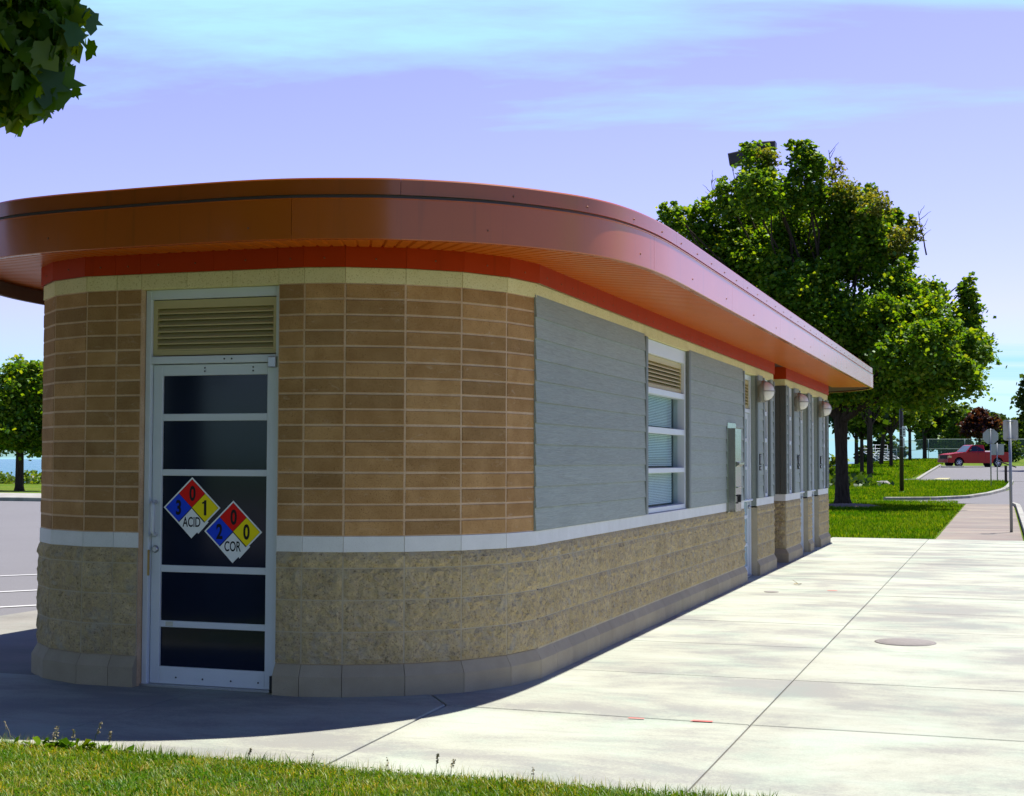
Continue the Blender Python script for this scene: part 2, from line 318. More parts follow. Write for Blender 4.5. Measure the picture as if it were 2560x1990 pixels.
MT['tyre'] = simple('tyre_rubber', (0.014, 0.014, 0.015), 0.85)
MT['lampamber'] = simple('headlamp', (0.55, 0.38, 0.18), 0.2)
MT['lampred'] = simple('tail_lamp', (0.55, 0.20, 0.18), 0.2)
MT['whitegel'] = simple('white_toolbox', (0.75, 0.76, 0.74), 0.5)
MT['aluwhite'] = simple('bleacher_aluminium', (0.70, 0.72, 0.73), 0.4, 0.3)
MT['fencerail'] = simple('fence_rail_green_grey', (0.17, 0.24, 0.23), 0.5, 0.4)
def mesh_wire():
    M, nt, b = mat('chain_link_wire'); nt.nodes.remove(b)
    tr = N(nt, 'ShaderNodeBsdfTransparent'); d = N(nt, 'ShaderNodeBsdfDiffuse'); d.inputs[0].default_value = (0.22, 0.28, 0.28, 1)
    ms = N(nt, 'ShaderNodeMixShader'); ms.inputs[0].default_value = 0.22; nt.links.new(tr.outputs[0], ms.inputs[1]); nt.links.new(d.outputs[0], ms.inputs[2]); nt.links.new(ms.outputs[0], nt.nodes['Material Output'].inputs[0]); return M
MT['wire'] = mesh_wire()
MT['iron'] = simple('cast_iron_cover', (0.165, 0.150, 0.138), 0.9, 0.0, 0.3, 20, 0.5)

# ------------------------------------------------------------------ helpers
def link(o, parent=None, loc=None, rz=0.0):
    COL.objects.link(o)
    if parent: o.parent = parent
    if loc is not None: o.location = loc
    if rz: o.rotation_euler = (0, 0, rz)
    return o
def tag(o, label=None, cat=None, group=None, kind=None):
    if label: o['label'] = label
    if cat: o['category'] = cat
    if group: o['group'] = group
    if kind: o['kind'] = kind
    return o
def empty(name, loc=(0, 0, 0), rz=0, label=None, cat=None, group=None):
    o = bpy.data.objects.new(name, None); o.empty_display_size = 0.2
    link(o, None, loc, rz); return tag(o, label, cat, group)
class MB:
    def __init__(s): s.v = []; s.f = []; s.sm = []
    def add(s, vs, fs, smooth=False):
        b = len(s.v); s.v += [tuple(p) for p in vs]; s.f += [tuple(b + i for i in f) for f in fs]; s.sm += [smooth] * len(fs); return s
    def box(s, x0, x1, y0, y1, z0, z1):
        return s.add([(x0, y0, z0), (x1, y0, z0), (x1, y1, z0), (x0, y1, z0), (x0, y0, z1), (x1, y0, z1), (x1, y1, z1), (x0, y1, z1)],
                     [(0, 3, 2, 1), (4, 5, 6, 7), (0, 1, 5, 4), (1, 2, 6, 5), (2, 3, 7, 6), (3, 0, 4, 7)])
    def bevbox(s, x0, x1, y0, y1, z0, z1, b):
        # box whose front (y0) edges are chamfered by b
        P = [(x0, y1, z0), (x1, y1, z0), (x1, y1, z1), (x0, y1, z1), (x0, y0 + b, z0), (x1, y0 + b, z0), (x1, y0 + b, z1), (x0, y0 + b, z1),
             (x0 + b, y0, z0 + b), (x1 - b, y0, z0 + b), (x1 - b, y0, z1 - b), (x0 + b, y0, z1 - b)]
        return s.add(P, [(8, 9, 10, 11), (4, 5, 9, 8), (5, 6, 10, 9), (6, 7, 11, 10), (7, 4, 8, 11), (0, 1, 5, 4), (1, 2, 6, 5), (2, 3, 7, 6), (3, 0, 4, 7), (3, 2, 1, 0)])
    def prism(s, poly, z0, z1):
        n = len(poly); vs = [(x, y, z0) for x, y in poly] + [(x, y, z1) for x, y in poly]
        fs = [tuple(range(n - 1, -1, -1)), tuple(range(n, 2 * n))] + [(i, (i + 1) % n, n + (i + 1) % n, n + i) for i in range(n)]
        return s.add(vs, fs)
    def tube(s, pts, rs, n=8, cap=True):
        pts = [Vector(p) for p in pts]; rs = rs if hasattr(rs, '__len__') else [rs] * len(pts)
        rings = []; ref = Vector((0, 0, 1))
        b = len(s.v)
        for i, p in enumerate(pts):
            t = (pts[min(i + 1, len(pts) - 1)] - pts[max(i - 1, 0)]).normalized()
            a = t.cross(ref if abs(t.z) < 0.95 else Vector((1, 0, 0))).normalized(); c = a.cross(t)
            for k in range(n):
                an = 2 * math.pi * k / n; s.v.append(tuple(p + (a * math.cos(an) + c * math.sin(an)) * rs[i]))
        for i in range(len(pts) - 1):
            for k in range(n):
                k2 = (k + 1) % n; s.f.append((b + i * n + k, b + i * n + k2, b + (i + 1) * n + k2, b + (i + 1) * n + k)); s.sm.append(True)
        if cap:
            s.f.append(tuple(b + k for k in range(n - 1, -1, -1))); s.f.append(tuple(b + (len(pts) - 1) * n + k for k in range(n))); s.sm += [False, False]
        return s
    def lathe(s, prof, n=20, axis='z', c=(0, 0, 0)):
        b = len(s.v)
        for r, h in prof:
            for k in range(n):
                a = 2 * math.pi * k / n; p = (r * math.cos(a), r * math.sin(a), h)
                if axis == 'x': p = (p[2], p[0], p[1])
                if axis == 'y': p = (p[0], -p[2], p[1])
                s.v.append((p[0] + c[0], p[1] + c[1], p[2] + c[2]))
        for i in range(len(prof) - 1):
            for k in range(n):
                k2 = (k + 1) % n; s.f.append((b + i * n + k, b + i * n + k2, b + (i + 1) * n + k2, b + (i + 1) * n + k)); s.sm.append(True)
        s.f.append(tuple(b + k for k in range(n - 1, -1, -1))); s.f.append(tuple(b + (len(prof) - 1) * n + k for k in range(n))); s.sm += [False, False]
        return s
    def mesh(s, name, material):
        me = bpy.data.meshes.new(name); me.from_pydata(s.v, [], s.f); me.polygons.foreach_set('use_smooth', s.sm); me.update()
        if material: me.materials.append(material)
        return me
    def build(s, name, material, parent=None, loc=None, rz=0.0):
        return link(bpy.data.objects.new(name, s.mesh(name, material)), parent, loc, rz)
def inst(name, me, parent=None, loc=None, rz=0.0):
    return link(bpy.data.objects.new(name, me), parent, loc, rz)
def np_mesh(name, v, f, material, smooth=False):
    me = bpy.data.meshes.new(name); v = np.asarray(v, np.float32); f = np.asarray(f, np.int32); k = f.shape[1]
    me.vertices.add(len(v)); me.vertices.foreach_set('co', v.ravel()); me.loops.add(f.size); me.loops.foreach_set('vertex_index', f.ravel())
    me.polygons.add(len(f)); me.polygons.foreach_set('loop_start', np.arange(0, f.size, k, dtype=np.int32)); me.polygons.foreach_set('loop_total', np.full(len(f), k, np.int32))
    if smooth: me.polygons.foreach_set('use_smooth', np.ones(len(f), bool))
    me.update(calc_edges=True); me.validate(); me.materials.append(material); return me
def copy_tree(o, parent=None):
    c = o.copy(); COL.objects.link(c); c.parent = parent
    for ch in list(o.children): copy_tree(ch, c)
    return c
def text_mesh(s, h, material, name='lettering', bold=0.0, sx=1.0, thick=0.0006):
    cu = bpy.data.curves.new('t', 'FONT'); cu.body = s; cu.size = 1.0; cu.align_x = 'CENTER'; cu.align_y = 'CENTER'; cu.offset = bold; cu.resolution_u = 6
    to = bpy.data.objects.new('t', cu); COL.objects.link(to); dg = bpy.context.evaluated_depsgraph_get()
    me = bpy.data.meshes.new_from_object(to.evaluated_get(dg)); COL.objects.unlink(to); bpy.data.objects.remove(to)
    co = np.array([v.co[:] for v in me.vertices]); lo = co.min(0); hi = co.max(0); c = (lo + hi) / 2; k = h / (hi[1] - lo[1])
    for v in me.vertices:
        v.co = ((v.co.x - c[0]) * k * sx, 0, (v.co.y - c[1]) * k)
    me.materials.clear(); me.materials.append(material); me.name = name; return me

# ------------------------------------------------------------------ terrain
KN = [(-400, 0.0), (54, 0.0), (117, 0.97), (160, 1.75), (195, 2.05), (420, 2.05)]
def Hy(y):
    for (a, za_), (b, zb_) in zip(KN, KN[1:]):
        if y <= b: return za_ + (zb_ - za_) * (y - a) / (b - a)
    return KN[-1][1]
def shore(x):
    if x < -24: return 72.0
    return 72.0 + min(1.0, (x + 24) / 17.0) * 150.0
def H(x, y):
    f = 1.0
    if x < -7: f = max(0.1, 1 - 0.055 * (-7 - x))
    h = Hy(y) * f
    s = y - shore(x)
    if s > 0: h -= min(4.5, s * 0.22)
    return h
G0 = -0.03
xs = sorted(set([-900, -400, -200, -130, -100, -80, -70] + list(range(-64, -24, 4)) + list(range(-24, 12, 2)) + list(range(12, 60, 6)) + [80, 120, 200, 400, 900]))
ys = sorted(set([-300, -120, -60, -30, -15, 0, 15, 30, 40, 48, 54] + list(range(58, 118, 4)) + [117] + list(range(120, 240, 5)) + [160, 195, 260, 300, 420]))
gv = []; gf = []
for j, y in enumerate(ys):
    for i, x in enumerate(xs): gv.append((x, y, H(x, y) + G0))
nx = len(xs)
for j in range(len(ys) - 1):
    for i in range(nx - 1): gf.append((j * nx + i, j * nx + i + 1, (j + 1) * nx + i + 1, (j + 1) * nx + i))
g = link(bpy.data.objects.new('ground', np_mesh('ground', gv, gf, MT['lawn'], True))); tag(g, 'green park lawn rising gently toward the far fence', kind='structure')
o = MB().add([(-30000, -2000, -1.15), (30000, -2000, -1.15), (30000, 40000, -1.15), (-30000, 40000, -1.15)], [(0, 1, 2, 3)]).build('water', MT['water']); tag(o, 'blue green lake reaching the horizon', kind='structure')

def drape(name, poly, off, material, parent=None):
    bm = bmesh.new(); vs = [bm.verts.new((x, y, 0)) for x, y in poly]; bm.faces.new(vs)
    for k, _ in KN:
        if min(p[1] for p in poly) < k < max(p[1] for p in poly):
            bmesh.ops.bisect_plane(bm, geom=bm.verts[:] + bm.edges[:] + bm.faces[:], plane_co=(0, k, 0), plane_no=(0, 1, 0))
    bmesh.ops.triangulate(bm, faces=bm.faces[:]); bmesh.ops.recalc_face_normals(bm, faces=bm.faces[:])
    for v in bm.verts: v.co.z = Hy(v.co.y) + off
    if sum(f.normal.z for f in bm.faces) < 0: bmesh.ops.reverse_faces(bm, faces=bm.faces[:])
    me = bpy.data.meshes.new(name); bm.to_mesh(me); bm.free(); me.materials.append(material)
    return link(bpy.data.objects.new(name, me), parent)
def kerb(name, pts, w=0.16, h=0.13, label=None):
    mb = MB(); P = [Vector((x, y)) for x, y in pts]; L = []
    for i, p in enumerate(P):
        t = (P[min(i + 1, len(P) - 1)] - P[max(i - 1, 0)]).normalized(); n = Vector((-t.y, t.x))
        z = Hy(p.y) + G0
        for a, zz_ in ((0, -0.1), (0, h), (w * .15, h + .02), (w, h + .02), (w, -0.1)):
            q = p + n * a; L.append((q.x, q.y, z + zz_))
    for i in range(len(P) - 1):
        for k in range(4): mb.add([L[i * 5 + k], L[(i + 1) * 5 + k], L[(i + 1) * 5 + k + 1], L[i * 5 + k + 1]], [(0, 1, 2, 3)])
    n5 = (len(P) - 1) * 5
    mb.add(L[0:5], [(0, 1, 2, 3, 4)]); mb.add(L[n5:n5 + 5], [(4, 3, 2, 1, 0)])
    o = mb.build(name, MT['kerb']); return tag(o, label, kind='structure')

# pavement with real slabs
base = MB().prism([(-6.1, -1.90), (9.0, -1.90), (9.0, 21.33), (-0.05, 21.33), (-0.05, 0.3), (-6.1, 0.3)], -0.25, -0.014).build('pavement', MT['dirt']); tag(base, 'pale concrete pavement around the building', kind='structure')
def slab(poly, parent, material, top=0.0, j=0.005, name='slab', tilt=0.0):
    P = [Vector(p) for p in poly]; n = len(P); c = sum(P, Vector((0, 0))) / n
    def ins(d):
        out = []
        for i in range(n):
            a, b, e = P[i - 1], P[i], P[(i + 1) % n]
            d1 = (b - a).normalized(); d2 = (e - b).normalized(); n1 = Vector((-d1.y, d1.x)); n2 = Vector((-d2.y, d2.x))
            bis = (n1 + n2); bis /= max(0.2, bis.dot(n1)); out.append(b + bis * d)
        return out
    A = ins(j); B = ins(j + 0.007); tz = lambda p: top + tilt * (p.x - c.x)
    vs = [(p.x, p.y, top - 0.10) for p in A] + [(p.x, p.y, tz(p) - 0.006) for p in A] + [(p.x, p.y, tz(p)) for p in B]
    fs = [tuple(range(2 * n, 3 * n))]
    for i in range(n):
        k = (i + 1) % n; fs += [(i, k, n + k, n + i), (n + i, n + k, 2 * n + k, 2 * n + i)]
    return MB().add(vs, fs).build(name, material, parent)
YL = [-0.05, 1.75, 3.57, 5.30, 7.20, 9.00, 10.55, 12.35, 14.15, 15.95, 17.75, 19.55, 21.35]
slab([(-6.1, -1.93), (-1.87, -1.93), (-1.87, 0.22), (-6.1, 0.22)], base, MT['conc'])
slab([(-1.87, -1.93), (-0.10, -1.93), (-0.18, 0.0), (-0.40, 0.32), (-1.87, 0.32)], base, MT['conc'], 0.004)
slab([(-0.10, -1.93), (1.70, -1.93), (1.70, -0.05), (-0.18, 0.0)], base, MT['conc'], -0.002)
slab([(-0.18, 0.0), (1.70, -0.05), (1.70, 1.75), (-0.6, 1.75), (-0.40, 0.32)], base, MT['conc'], 0.0)
for a, b in zip(YL[1:], YL[2:]): slab([(-0.15, a), (1.70, a), (1.70, b), (-0.15, b)], base, MT['conc'], RND.uniform(-.002, .002))
YR = [-1.93, -0.05, 1.75, 3.57, 5.05, 6.72, 8.5, 10.35, 12.2, 14.0, 15.8, 17.6, 19.4, 21.35]
for a, b in zip(YR, YR[1:]):
    for x0, x1 in ((1.70, 3.52), (3.52, 5.32), (5.32, 7.12)): slab([(x0, a), (x1, a), (x1, b), (x0, b)], base, MT['conc'], RND.uniform(-.003, .001))
# side walk leading away
sw = MB().prism([(1.84, 21.36), (3.44, 21.36), (3.44, 46.9), (1.86, 47.4)], -0.2, -0.012).build('sidewalk', MT['dirt']); tag(sw, 'worn pinkish sidewalk running away from the pavement', kind='structure')
SY = [21.37, 24.1, 26.7, 29.36, 32.3, 35.2, 38.2, 41.2, 44.2, 47.0]
for a, b in zip(SY, SY[1:]): slab([(1.82, a), (3.46, a), (3.46, b), (1.83, b)], sw, MT['walk'], RND.uniform(-.004, .0), 0.006)
# left asphalt lot and apron
o = drape('parking_lot', [(-90, -40), (-6.1, -40), (-6.1, 36.0), (-90, 36.0)], -0.012, MT['asphalt']); tag(o, 'sunlit grey parking lot left of the building', kind='structure')
o = drape('apron', [(-6.1, 0.22), (-3.0, 0.22), (-3.0, 36.0), (-6.1, 36.0)], -0.008, MT['apron']); tag(o, 'concrete apron along the left wall', kind='structure')
for k, (px, py) in enumerate([(-9.05, 7.65), (-7.6, 5.72), (-6.62, 4.1)]):
    d = Vector((0.60, 0.80)); n = Vector((-d.y, d.x)) * 0.05; c = Vector((px, py)); a = c - d * (2.4 if k < 2 else 0.25); b = c + d * 2.6
    if k == 2: a = c - d * 2.5; b = c + d * 0.42
    o = MB().add([(*(a - n), -0.005), (*(b - n), -0.005), (*(b + n), -0.005), (*(a + n), -0.005)], [(0, 1, 2, 3)]).build('parking_line', MT['paintwhite'])
    tag(o, ['farthest white painted stall line left of the building', 'middle white painted stall line left of the building', 'nearest white painted stall line left of the building'][k], 'road marking', 'stall lines on the left parking lot')
o = kerb('kerb', [(-90, 36.6), (-3, 36.2)], label='long pale kerb beyond the left parking lot')
o = drape('path', [(-90, 36.8), (-3, 36.4), (-3, 45.6), (-90, 45.9)], 0.02, MT['kerb']); tag(o, 'pale path beside the lake lawn', kind='structure')
# roads on the right
o = drape('road', [(-1.2, 51.2), (0.3, 48.95), (1.9, 47.6), (3.5, 46.9), (3.64, 44), (3.66, 21.5), (45, 21.5), (45, 80.5), (3.72, 80.5), (3.62, 75), (3.40, 66), (2.6, 59.3), (1.8, 55.3), (0.2, 52.4)], -0.008, MT['asphalt']); tag(o, 'grey park road curving around the grass island', kind='structure')
o = drape('upper_parking_lot', [(-1.75, 80.8), (45, 80.8), (45, 129), (-2.1, 129)], -0.006, MT['asphalt']); tag(o, 'grey upper parking lot under the red pickup', kind='structure')
kerb('kerb', [(3.66, 21.5), (3.66, 44), (3.52, 46.6)], 0.15, 0.10, 'kerb along the right edge of the sidewalk')
kerb('kerb', [(-1.3, 51.4), (-0.2, 52.2), (0.6, 52.9), (1.8, 55.3), (2.6, 59.3), (3.2, 64.5), (3.42, 68.5), (3.6, 75), (3.68, 80)], 0.18, 0.12, 'curved kerb of the grass island')
kerb('kerb', [(-1.6, 81.2), (-1.85, 100), (-2.1, 129)], 0.17, 0.12, 'sunlit kerb on the left edge of the upper lot')
kerb('kerb', [(-2.5, 80.7), (-1.6, 81.0)], 0.17, 0.10, 'short kerb end at the lot corner')
for nm, P, mm, lb in (('painted_patch', [(-0.9, 84.5), (-0.1, 84.6), (0.05, 87.5), (-0.7, 87.3)], 'paintyellow', 'faded yellow paint patch at the near corner of the upper lot'),
                     ('parking_line', [(-1.5, 120.8), (6.0, 120.2), (6.0, 120.45), (-1.5, 121.05)], 'paintwhite', 'white stall line beside the red pickup')):
    o = drape(nm, P, 0.004, MT[mm]); tag(o, lb, 'road marking')

# ------------------------------------------------------------------ building
B = empty('restroom_building', (-1.8, 10, 0), 0, 'low tan masonry restroom building with rounded end and copper red roof', 'building')
def toB(o):   # children keep world coordinates
    return o
BL = B.location.copy()
class _P: pass
def bpart(mb, name, material, loc=None, rz=0.0, parent=None):
    o = bpy.data.objects.new(name, mb.mesh(name, material) if isinstance(mb, MB) else mb); COL.objects.link(o)
    l = Vector(loc) if loc is not None else Vector((0, 0, 0))
    if parent is None: o.parent = B; o.location = l - BL
    else: o.parent = parent; o.location = l
    o.rotation_euler = (0, 0, rz); return o
ZC, ZBT, ZBB, ZPL = 2.642, 1.016, 0.914, 0.203
# wall polyline, travelling counter-clockwise (outside on the right hand)
def chain(p, segs):
    out = [Vector(p)]
    for l, a in segs: out.append(out[-1] + Vector((math.cos(rad(a)), math.sin(rad(a)))) * l)
    return out
C = chain((-1.168, 0), [(0.265, 14), (0.39, 28), (0.395, 43), (0.40, 61), (0.395, 76)]); C[-1].x = 0.004
Lp = [Vector((-2.805, 0.0))]
for l, a in ((0.385, 22), (0.37, 42), (0.385, 62), (0.385, 80)): Lp.append(Lp[-1] + Vector((-math.cos(rad(a)), math.sin(rad(a)))) * l)
XL = Lp[-1].x
DX0, DX1 = -2.376, -1.352
left_chain = [Vector((XL, 2.3)), Vector((XL, 1.9)), Vector((XL, 1.5))] + Lp[::-1] + [Vector((-2.568, 0)), Vector((DX0, 0))]
right_chain = [Vector((DX1, 0))] + C
YEND = 19.30
# solid core
core = [(DX0, 0.006), (DX0, 0.16), (DX1, 0.16), (DX1, 0.006)]
def inset_chain(ch, d):
    out = []
    for i, p in enumerate(ch):
        a = (p - ch[i - 1]).normalized() if i > 0 else (ch[1] - p).normalized(); b = (ch[i + 1] - p).normalized() if i < len(ch) - 1 else a
        n1 = Vector((-a.y, a.x)); n2 = Vector((-b.y, b.x)); bis = n1 + n2; bis /= max(0.3, bis.dot(n1)); out.append(p + bis * d)
    return out
ri = inset_chain(right_chain, 0.0035); li = inset_chain(left_chain, 0.0035)
poly = [(DX1, 0.16)] + [(p.x, p.y) for p in ri] + [(-0.009, 1.30), (-0.15, 1.30), (-0.15, 12.45), (-1.4, 12.45), (-1.4, 13.65), (-0.15, 13.65), (-0.15, YEND), (XL + .009, YEND)] + [(p.x, p.y) for p in li] + [(DX0, 0.16)]
bpart(MB().prism(poly, -0.05, 3.05), 'wall', MT['mortar'])
for is_left, ch_ in ((True, left_chain), (False, right_chain)):
    ch_ = list(ch_)
    if is_left: ch_[-1] = Vector((DX0 - .004, 0))
    else: ch_[0] = Vector((DX1 + .004, 0))
    o_ = inset_chain(ch_, -0.0075); i_ = inset_chain(ch_, 0.06)
    bpart(MB().prism([(p.x, p.y) for p in o_] + [(p.x, p.y) for p in i_[::-1]], ZPL + .002, ZBB - .02), 'block_backing', MT['joint'])
# openings on the long wall: (y0, y1, kind)
OPEN = [(4.593, 6.449, 'bigwin'), (9.914, 10.931, 'door'), (11.556, 12.054, 'win'), (13.978, 14.514, 'win'), (15.298, 16.281, 'door'), (16.796, 17.772, 'door'), (18.498, 19.048, 'win')]
SECT = [(1.30, 12.45), (13.65, YEND)]
def spans(s, kinds):
    a, b = s; out = []
    for y0, y1, k in OPEN:
        if k in kinds and a < y0 < b: out.append((a, y0)); a = y1
    out.append((a, b)); return out
for s in SECT:
    for a, b in spans(s, ('door',)): bpart(MB().box(-0.15, 0.0075, a, b, -0.05, ZBB - .02), 'block_backing', MT['joint'])
    for a, b in spans(s, ('door', 'win', 'bigwin')): bpart(MB().box(-0.15, -0.004, a, b, ZBB, ZC), 'sheathing', MT['siding'])
    for y0, y1, k in OPEN:
        if s[0] < y0 < s[1] and k != 'door': bpart(MB().box(-0.15, -0.012, y0, y1, ZBB, ZBT - .004), 'sill_backing', MT['joint'])
    bpart(MB().box(-0.15, -0.006, s[0], s[1], ZC, 3.0), 'lintel', MT['cream'])
# --- bricks on both rounded corners (16 courses, stack bond)
bm_cache = {}
def brick_mesh(w, v):
    key = (round(w, 3), v)
    if key not in bm_cache:
        r = random.Random(hash(key) & 0xffff); mb = MB()
        mb.bevbox(0.0072, w - 0.0072, r.uniform(-.0020, .0015), 0.10, 0.0068, 0.0948, 0.003)
        mb.v = [(x + r.uniform(-.0012, .0012), y + r.uniform(-.0008, .0008), z + r.uniform(-.0012, .0012)) for x, y, z in mb.v]
        bm_cache[key] = mb.mesh('brick', MT['brick'])
    return bm_cache[key]
def facets(ch):
    for p, q in zip(ch, ch[1:]):
        d = q - p; yield p, d.length, math.atan2(d.y, d.x)
for ch in (left_chain, right_chain):
    for p, w, a in facets(ch):
        for k in range(16):
            bpart(brick_mesh(w, RND.randrange(3)), 'brick', None, (p.x, p.y, ZBT + k * 0.101625), a)
# --- bands, splitface blocks, plinth
def band_mesh(w, h, out=0.003, b=0.002): return MB().bevbox(0.0012, w - 0.0012, -out, 0.09, 0.001, h - 0.001, b)
sp_cache = {}
def split_mesh(w, h, v, top=False):
    key = (round(w, 3), round(h, 3), v, top)
    if key in sp_cache: return sp_cache[key]
    r = random.Random(hash(key) & 0xffffff); mb = MB(); nx_ = max(4, int(w / 0.030)); nz_ = max(3, int(h / 0.029)); off = Vector((r.uniform(0, 99), r.uniform(0, 99), 0))
    hz = h - (0.018 if top else 0.0); V = []
    for j in range(nz_ + 1):
        for i in range(nx_ + 1):
            x = 0.0045 + (w - 0.009) * i / nx_; z = 0.0045 + (hz - 0.009) * j / nz_
            e = min(i, nx_ - i, j, nz_ - j)
            d = 0.010 if e == 0 else 0.018 + 0.009 * noise.noise(Vector((x * 16, z * 16, 0)) + off) + 0.009 * noise.noise(Vector((x * 45, z * 45, 3)) + off) + r.uniform(-.006, .006)
            if e != 0: x += r.uniform(-.008, .008); z += r.uniform(-.006, .006)
            V.append((x, -d, z))
    Fc = []
    for j in range(nz_):
        for i in range(nx_):
            a = j * (nx_ + 1) + i
            Fc += [(a, a + 1, a + nx_ + 2), (a, a + nx_ + 2, a + nx_ + 1)] if (i + j) % 2 else [(a, a + 1, a + nx_ + 1), (a + 1, a + nx_ + 2, a + nx_ + 1)]
    mb.add(V, Fc)
    # sides back into the wall
    ring = [(0.0045, 0.0045), (w - 0.0045, 0.0045), (w - 0.0045, hz - 0.0045), (0.0045, hz - 0.0045)]
    vs = [(x, -0.010, z) for x, z in ring] + [(x, 0.09, z) for x, z in ring]
    mb.add(vs, [(1, 0, 4, 5), (2, 1, 5, 6), (3, 2, 6, 7), (0, 3, 7, 4)])
    if top: mb.add([(0.001, -0.011, hz - 0.004), (w - 0.001, -0.011, hz - 0.004), (w - 0.001, 0.0, h), (0.001, 0.0, h)], [(0, 1, 2, 3)])
    sp_cache[key] = mb.mesh('split_block', MT['split']); return sp_cache[key]
COURSE = [(ZPL, 0.2032), (ZPL + .2032, 0.2032), (ZPL + .4064, 0.2032), (ZPL + .6096, 0.1014)]
PO, PZ = 0.045, 0.128     # plinth projection, shoulder height
def plinth_block(p, q, n0, n1, end0=False, end1=False):
    # p,q wall points; n0,n1 mitred outward offsets
    vs = []
    for a, n in ((p, n0), (q, n1)):
        i = a - n * 1.2
        vs += [(a.x + n.x * PO, a.y + n.y * PO, -0.01), (a.x + n.x * PO, a.y + n.y * PO, PZ), (a.x + n.x * .004, a.y + n.y * .004, ZPL - .002), (i.x * .0 + a.x - n.x * .05, a.y - n.y * .05, ZPL - .002), (a.x - n.x * .05, a.y - n.y * .05, -0.01)]
    sh = 0.0018; d = (q - p).normalized() * sh
    vs = [(x + d.x, y + d.y, z) if k < 5 else (x - d.x, y - d.y, z) for k, (x, y, z) in enumerate(vs)]
    fs = [(0, 5, 6, 1), (1, 6, 7, 2), (2, 7, 8, 3), (0, 1, 2, 3, 4), (9, 8, 7, 6, 5)]
    c = (p + q) / 2
    return bpart(MB().add([(x - c.x, y - c.y, z) for x, y, z in vs], fs), 'plinth_block', MT['plinth'], (c.x, c.y, 0))
def mitres(ch):
    out = []
    for i, p in enumerate(ch):
        a = (p - ch[i - 1]).normalized() if i > 0 else (ch[1] - p).normalized(); b = (ch[i + 1] - p).normalized() if i < len(ch) - 1 else a
        n1 = Vector((a.y, -a.x)); n2 = Vector((b.y, -b.x)); bis = n1 + n2; bis /= max(0.3, bis.dot(n1)); out.append(bis)
    return out
rc2 = right_chain + [Vector((0.0, 1.30 + 0.36))]; rc2[-2] = Vector((0.0, C[-1].y))
def masonry_run(ch, do_cream=True, do_band=True):
    ms = mitres(ch)
    for i, (p, w, a) in enumerate(facets(ch)):
        for k, (z, h) in enumerate(COURSE): bpart(split_mesh(w, h, RND.randrange(3), k == 3), 'split_block', None, (p.x, p.y, z), a)
        if do_band: bpart(band_mesh(w, ZBT - ZBB), 'band_stone', MT['band'], (p.x, p.y, ZBB), a)
        if do_cream: bpart(band_mesh(w, 0.1016, 0.004), 'cream_stone', MT['cream'], (p.x, p.y, ZC), a)
        plinth_block(p, ch[i + 1], ms[i], ms[i + 1])
masonry_run(left_chain); masonry_run(right_chain)
for xa_, xb_ in ((DX0, -2.03), (-2.03, -1.69), (-1.69, DX1)): bpart(band_mesh(xb_ - xa_, 0.1016, 0.004), 'cream_stone', MT['cream'], (xa_, 0, ZC))
bpart(MB().box(DX0, DX1, 0.004, 0.17, ZC - .002, 3.0), 'lintel', MT['cream'])
def even(a, b, step): n = max(1, round((b - a) / step)); return [a + (b - a) * i / n for i in range(n + 1)]
def long_run(a, b):
    for k, (z, h) in enumerate(COURSE):
        step = 0.203 if k == 3 else 0.406
        ysx = even(a, b, step)
        if k == 1 and len(ysx) > 3: ysx = [a] + [y + 0.203 for y in ysx[:-2]] + [b]
        for y0, y1 in zip(ysx, ysx[1:]): bpart(split_mesh(round(y1 - y0, 3), h, RND.randrange(3 if k < 3 else 2), k == 3), 'split_block', None, (0.0, y0, z), rad(90))
    ysx = even(a, b, 0.40)
    for y0, y1 in zip(ysx, ysx[1:]):
        bpart(band_mesh(y1 - y0, ZBT - ZBB, 0.004), 'band_stone', MT['band'], (0, y0, ZBB), rad(90))
        plinth_block(Vector((0, y0)), Vector((0, y1)), Vector((1, 0)), Vector((1, 0)))
Y0W = C[-1].y
for a, b in ((Y0W, 9.914), (10.931, 12.45), (13.65, 15.298), (16.281, 16.796), (17.772, YEND)): long_run(a, b)
for a, b in ((Y0W, 12.45), (13.65, YEND)):
    yy = even(a, b, 0.40)
    for y0, y1 in zip(yy, yy[1:]): bpart(band_mesh(y1 - y0, 0.1016, 0.004), 'cream_stone', MT['cream'], (0, y0, ZC), rad(90))
# the face of the second wing that looks into the recess
for x in (-1.2, -0.8, -0.4):
    for k, (z, h) in enumerate(COURSE): bpart(split_mesh(0.4, h, RND.randrange(3), k == 3), 'split_block', None, (x, 13.65, z), 0.0)
    bpart(band_mesh(0.4, ZBT - ZBB), 'band_stone', MT['band'], (x, 13.65, ZBB)); bpart(band_mesh(0.4, 0.1016, .004), 'cream_stone', MT['cream'], (x, 13.65, ZC))
    plinth_block(Vector((x, 13.65)), Vector((x + .4, 13.65)), Vector((0, -1)), Vector((0.0 if x < -.5 else 1.0, -1)))
for x0, x1 in ((-1.3, -0.7), (-0.695, -0.075), (-0.07, 0.012)): bpart(MB().box(x0, x1, 13.638 if x1 < 0 else 13.632, 13.66, ZBT, ZC), 'dark_panel', MT['darkpanel'])
